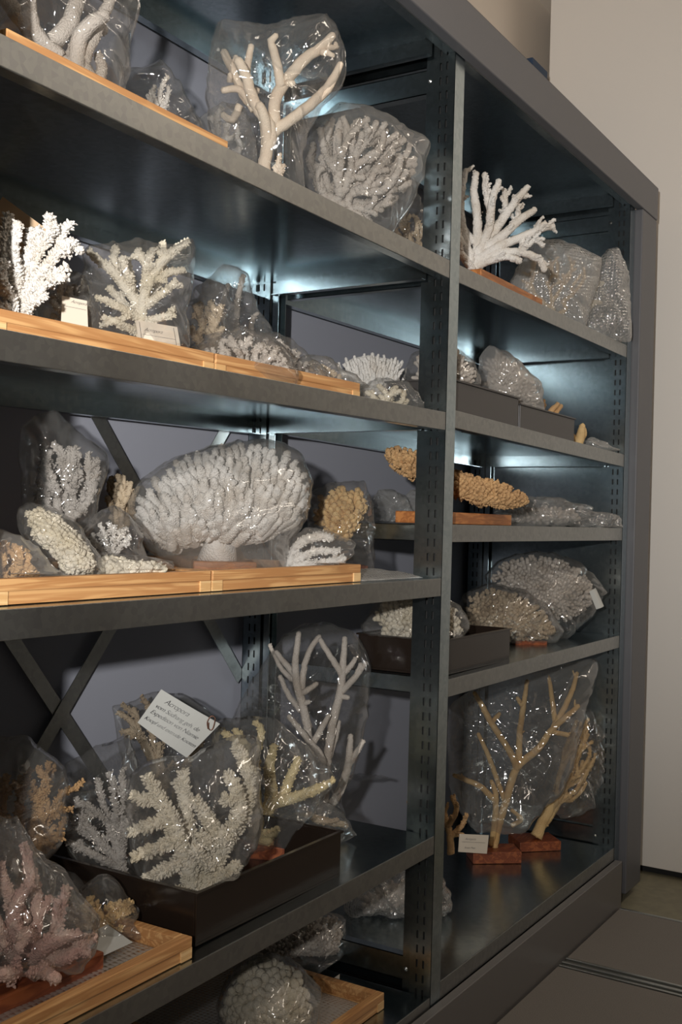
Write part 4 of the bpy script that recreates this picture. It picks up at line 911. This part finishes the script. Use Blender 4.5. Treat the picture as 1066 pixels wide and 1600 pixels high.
# pink coral on block, in the pine tray
F = Frame(60, 1540, .085, .65)
b = traced(F, [[(40,1520,16,0),(30,1470,14,.01),(20,1420,12,.02),(32,1385,10,.02),(50,1372,6,.02)], [(50,1500,15,0),(70,1460,12,.03),(95,1445,10,.04),(118,1438,6,.04)], [(60,1510,14,0),(95,1480,12,.03),(125,1462,9,.03),(144,1446,5,.03)], [(30,1500,15,0),(0,1450,13,.02),(-20,1410,10,.02)],
 [(45,1480,12,0),(35,1440,11,.04),(22,1452,7,.06)], [(50,1470,12,0),(60,1420,11,-.02),(45,1350,8,-.03),(40,1330,5,-.03)], [(40,1440,11,0),(10,1390,10,0),(0,1350,6,0)], [(70,1500,12,.02),(60,1490,11,.05),(80,1490,8,.07)], [(20,1500,13,.03),(10,1490,11,.06),(-5,1480,9,.07)], [(80,1480,10,0),(100,1430,9,-.03),(110,1400,6,-.03)]], ZD+.03, (1500,.003,.002), seed=57, jit=.1, twigs=2, twig=(.018,.005))
k = MB(); k.box((-.905, .058, ZD+.0005), (-.752, .150, ZD+.0265))
bagged(F, ZD+.024, [(-40,1300),(0,1285),(28,1283),(48,1320),(75,1352),(110,1385),(142,1425),(150,1450),(140,1482),(110,1510),(40,1535),(-20,1540),(-45,1480)], .072, 'film', 'bulky glossy bag around the pinkish coral in the bottom left corner', b, 'pink_coral', 'pinkish stubby coral on a dark red block in the bottom left corner', 57, 1.6, GD, kids=[('wooden_block', k, M['redwood'], .002)], loc=(-.83,.1,ZD), name='mounted_coral')
TRAY = (-.936, -.667, .03, .366, ZD+.027)
F = Frame(190, 1475, .13, .75)
b = thicket(F, [(150,1430),(170,1410),(200,1400),(222,1440),(228,1460),(190,1472),(150,1460)], (188,1478), .03, ZD+.004, 44, .003, .025, .007, NUB, 58)
q = thicket(F, [(115,1440),(125,1405),(150,1400),(160,1450),(150,1470),(120,1465)], (135,1478), .03, ZD+.004, 26, .003, .025, .007, NUB, 59); b.add(q.v, q.f)
bagged(F, ZD+.003, [(100,1440),(112,1400),(135,1380),(160,1373),(182,1380),(200,1405),(218,1430),(245,1455),(240,1480),(160,1490),(105,1480)], .05, 'film', 'small bag around the honey coral in the lower left pine tray', b, 'honey_coral', 'small honey-coloured branching coral in the lower left pine tray', 58, 1.2, GD)
sheet('bubble_wrap', -.93, -.665, .030, .365, ZD-.004+.0065, .009, M['bubble_clear'], 'clear padding lining the lower left pine tray', seed=6)
card('paper_slip', [Vector((-.742,.118,ZD+.021)), Vector((-.678,.125,ZD+.021)), Vector((-.700,.062,ZD+.020)), Vector((-.750,.062,ZD+.020))], M['paper'], 'white paper slip lying in the pine tray beside the dark red block', 'paper slip')
TRAY = None
F = Frame(40, 1330, .25, .75)
b = traced(F, [[(30,1400,9,0),(40,1330,8,0),(60,1260,7,0),(85,1195,4,0)], [(40,1350,8,0),(70,1290,7,0),(98,1235,4,0)], [(45,1340,7,0),(75,1310,6,.02),(98,1295,4,.02)], [(35,1350,8,0),(30,1270,7,0),(45,1205,4,0)], [(30,1360,8,0),(5,1280,7,0),(10,1210,4,0)], [(30,1360,8,0),(-20,1300,7,0)], [(55,1290,5,0),(70,1230,5,.02),(72,1200,3,.02)], [(60,1300,5,0),(80,1262,5,.02),(100,1255,3,.02)]], ZD, NUB, seed=60, twigs=7, twig=(.022,.0035))
bagged(F, ZD+.001, [(-40,1160),(0,1155),(40,1150),(80,1175),(103,1198),(106,1260),(95,1310),(70,1350),(75,1400),(-30,1400)], .07, 'film_soft', 'bag in shadow at the left end of the fourth shelf', b, 'orange_coral', 'brownish many-twigged coral in shadow at the left end of the fourth shelf', 60, 1, GD)
F = Frame(110, 1440, .25, .75)
bag('plastic_bag', F, [(45,1420),(60,1375),(100,1360),(150,1372),(170,1400),(190,1440),(60,1450)], .04, ZD+.004, M['film_soft'], 'soft empty bag behind the honey coral in the lower left pine tray', 61, 1, group=BG)

# ---- fourth shelf, far bay
TRAY = (.04, .34, .031, .190, ZD2+.064)
F = Frame(650, 990, .11, .9)
b = knobs(F, [(582,965),(600,940),(640,930),(680,935),(712,950),(722,985),(690,1010),(600,1005)], .045, ZD2+.006, 150, .010, .0050, (900,.002,.0016), 62, tilt=(0,.4), taper=.8, spread=.3)
bagged(F, ZD2+.006, [(566,975),(590,940),(635,924),(680,928),(718,944),(733,980),(715,1020),(580,1015)], .055, 'film', 'bag in the dark brown tray half behind the middle post, far bay', b, 'cream_coral', 'pale knobbly coral in the dark brown tray of the far bay', 62, 1.1, GD)
TRAY = None
F = Frame(805, 1010, .13, .8)
b = knobs(F, [(725,965),(735,930),(765,918),(810,928),(845,950),(868,985),(850,1000),(800,1008),(750,1000)], .045, ZD2+.003, 190, .009, .0050, (900,.002,.0016), 63, tilt=(.2,.3), taper=.85, spread=.3, jit=.2)
k = block(F, (800,1010), (850,1000), .010, .04, ZD2+.002, .02)
bagged(F, ZD2+.003, [(716,970),(726,930),(758,912),(810,918),(850,942),(880,985),(868,1008),(820,1022),(750,1020)], .055, 'film', 'low rounded bag leaning out of the dark brown tray, far bay', b, 'tan_coral', 'brownish knobbly coral lying right of the dark brown tray, far bay', 63, 1.1, GD, kids=[('wooden_base', k, M['redwood'], .001)], loc=(.45,.13,ZD2), name='mounted_coral')
F = Frame(855, 985, .115, .67)
b = knobs(F, [(768,900),(790,878),(830,868),(870,872),(905,890),(930,925),(915,950),(885,970),(850,965),(800,940)], .055, ZD2+.02, 280, .009, .0050, (900,.002,.0016), 64, tilt=(.1,.3), taper=.85, spread=.3, jit=.2)
bagged(F, ZD2+.002, [(760,900),(780,876),(825,862),(870,865),(912,882),(942,920),(935,945),(908,975),(880,1010),(830,1005),(790,960)], .065, 'film', 'domed bag with a white tag at its right edge, far bay', b, 'pale_coral', 'large domed knobbly coral with a white tag, far bay', 64, 1.2, GD)
F3 = Frame(935, 935, .0, .67)
card('paper_tag', [F3.at(921,924), F3.at(931,918), F3.at(944,947), F3.at(932,952)], M['paper'], 'small white paper tag on the domed bag of the far bay', 'tag', curl=.004)

# ---- lowest shelf, near bay
TRAY = (-.415, -.12, .064, .366, ZE+.027)
F = Frame(420, 1590, .12, .85)
b = knobs(F, [(346,1580),(355,1540),(385,1512),(430,1505),(470,1525),(487,1560),(480,1610),(450,1660),(370,1650)], .07, ZE+.007, 210, .015, .0078, None, 65, taper=.85, tilt=(0,.2), club=True, core=.88)
bagged(F, ZE+.007, [(338,1575),(350,1532),(385,1504),(435,1498),(478,1515),(498,1550),(500,1620),(480,1700),(370,1700),(345,1640)], .085, 'film', 'round bag at the bottom edge of the picture around the knobbed coral', b, 'cream_coral', 'ball of rounded cream knobs on the lowest shelf at the picture bottom', 65, 1, GE)
F = Frame(480, 1530, .25, .85)
b = knobs(F, [(385,1495),(410,1470),(460,1440),(505,1430),(535,1440),(532,1475),(515,1510),(470,1530),(420,1530)], .055, ZE+.02, 170, .017, .0055, NUBS, 66, tilt=(.2,.6), taper=.6)
bagged(F, ZE+.007, [(380,1495),(405,1462),(455,1432),(505,1424),(540,1436),(540,1490),(534,1540),(515,1585),(480,1600),(400,1590)], .065, 'film', 'bag behind the ball of knobs on the lowest shelf', b, 'pale_coral', 'pale finger coral behind the ball of knobs, lowest shelf', 66, 1.2, GE)
F3 = Frame(515, 1560, .17, .8)
card('cardboard_piece', [F3.at(490,1550), F3.at(531,1522), F3.at(530,1546), F3.at(502,1580)], M['card'], 'grey-beige cardboard piece in the bag behind the ball of knobs', 'cardboard')
sheet('bubble_wrap', -.41, -.12, .062, .368, ZE+.0065, .010, M['bubble'], 'clear padding lining the pine tray on the lowest shelf', seed=8)

# ---- lowest shelf, far bay
TRAY = None
F = Frame(620, 1470, .22, .95)
b = knobs(F, [(560,1400),(600,1378),(650,1375),(690,1400),(680,1440),(610,1455),(565,1435)], .04, ZE2, 60, .012, .006, None, 67)
bagged(F, ZE2+.001, [(538,1410),(560,1372),(600,1352),(650,1350),(690,1375),(708,1395),(700,1432),(660,1462),(600,1478),(545,1450)], .06, 'bubble_clear', 'bubble-wrapped bundle on the lowest shelf behind the middle post', b, 'pale_coral', 'pale coral inside the bubble-wrapped bundle behind the middle post', 67, 1.6, GE)
F = Frame(780, 1320, .20, .9)
b = traced(F, [
 [(772,1330,6,0),(778,1296,6,0),(790,1255,6,0),(800,1220,6,0),(811,1195,6,0),(838,1170,5.5,.01),(858,1142,5,.01),(876,1122,4.5,.02),(900,1100,3.5,.02)],
 [(862,1136,4.5,.01),(880,1105,4.5,.01),(893,1075,4,.01),(900,1050,3,.01)], [(866,1132,4.5,.01),(866,1100,4,-.01),(860,1060,3,-.01)], [(862,1142,4,.01),(882,1145,4,.03)],
 [(808,1200,6,0),(800,1182,5.5,.01),(780,1150,5,.02),(764,1126,5,.02),(750,1100,4.5,.02),(738,1080,3,.02)], [(764,1128,4,.02),(778,1112,3,.02)],
 [(810,1200,5.5,0),(816,1150,5,-.02),(821,1110,4.5,-.02),(828,1065,3,-.02)], [(820,1105,4,-.02),(812,1092,3,-.02)],
 [(768,1320,5,0),(772,1280,5,.01),(773,1240,4.5,.01),(766,1218,3,.01)], [(774,1252,5,.01),(748,1226,4.5,.02),(722,1214,4,.02),(706,1208,3,.02)], [(800,1290,4,0),(812,1276,3,.02),(796,1262,3,.02)], [(790,1255,4,0),(770,1190,4,-.03),(752,1150,3,-.03)]], ZE2+.02, (300,.0016,.0016), seed=68, jit=.05, twigs=1, twig=(.014,.0025))
k = block(F, (733,1340), (808,1340), .028, .07, ZE2, .04)
bagged(F, ZE2+.028, [(702,1105),(735,1080),(780,1065),(835,1050),(885,1038),(931,1028),(935,1042),(920,1090),(906,1150),(893,1205),(878,1240),(850,1262),(822,1300),(790,1303),(745,1300),(722,1270),(700,1225)], .062, 'film_soft', 'big hazy bag over the tall thin-branched coral at lower right', b, 'honey_coral', 'tall thin-branched tan coral on a red-brown block at lower right', 68, 1.1, GE, kids=[('wooden_block', k, M['redwood'], .002)], loc=(.62,.2,ZE2), name='mounted_coral')
F3 = Frame(740, 1318, .14, .9)
card('paper_label', [F3.at(718,1303), F3.at(764,1305), F3.at(761,1334), F3.at(716,1331)], M['card'], 'small cream label hanging beside the front red-brown block at lower right', 'label', lines=[('Acropora', .2, .30, .0065), ('_', .1, .42, .9, .42), ('Rotes Meer', .2, .78, .0055)])
F = Frame(868, 1300, .12, .8)
b = thicket(F, [(868,1240),(880,1180),(900,1125),(920,1120),(932,1165),(925,1210),(895,1255),(875,1258)], (850,1290), .03, ZE2+.02, 60, .004, .016, .0085, NUBS, 69)
st = traced(F, [[(838,1310,10,0),(848,1285,8,0),(868,1250,8,0)]], ZE2+.02, NUBS, seed=70); b.add(st.v, st.f)
k = block(F, (808,1318), (872,1318), .024, .08, ZE2, .02)
bagged(F, ZE2+.035, [(862,1262),(872,1200),(888,1140),(905,1105),(922,1110),(938,1160),(938,1200),(925,1240),(900,1272),(878,1275)], .05, 'film', 'glittering bag against the far right post on the lowest shelf', b, 'honey_coral', 'rough honey coral on a red-brown block against the far right post', 70, 1.8, GE, kids=[('wooden_block', k, M['redwood'], .002)], loc=(.85,.2,ZE2), name='mounted_coral')
F = Frame(690, 1300, .22, 1.0)
b = traced(F, [[(705,1335,6,0),(700,1290,5,0),(680,1250,5,0),(645,1240,3,0)], [(700,1290,5,0),(712,1262,4,.02),(704,1240,3,.02)], [(690,1265,4,0),(660,1270,4,.02),(640,1262,3,.02)], [(702,1310,5,0),(722,1290,4,0),(730,1272,3,0)], [(690,1262,4,0),(690,1240,4,-.02),(672,1225,3,-.02)]], ZE2, NUBS, seed=71, twigs=3, twig=(.02,.003))
specimen('coral', b, 'orange_coral', 'thin orange-brown coral low behind the middle post, far bay', group=GE)
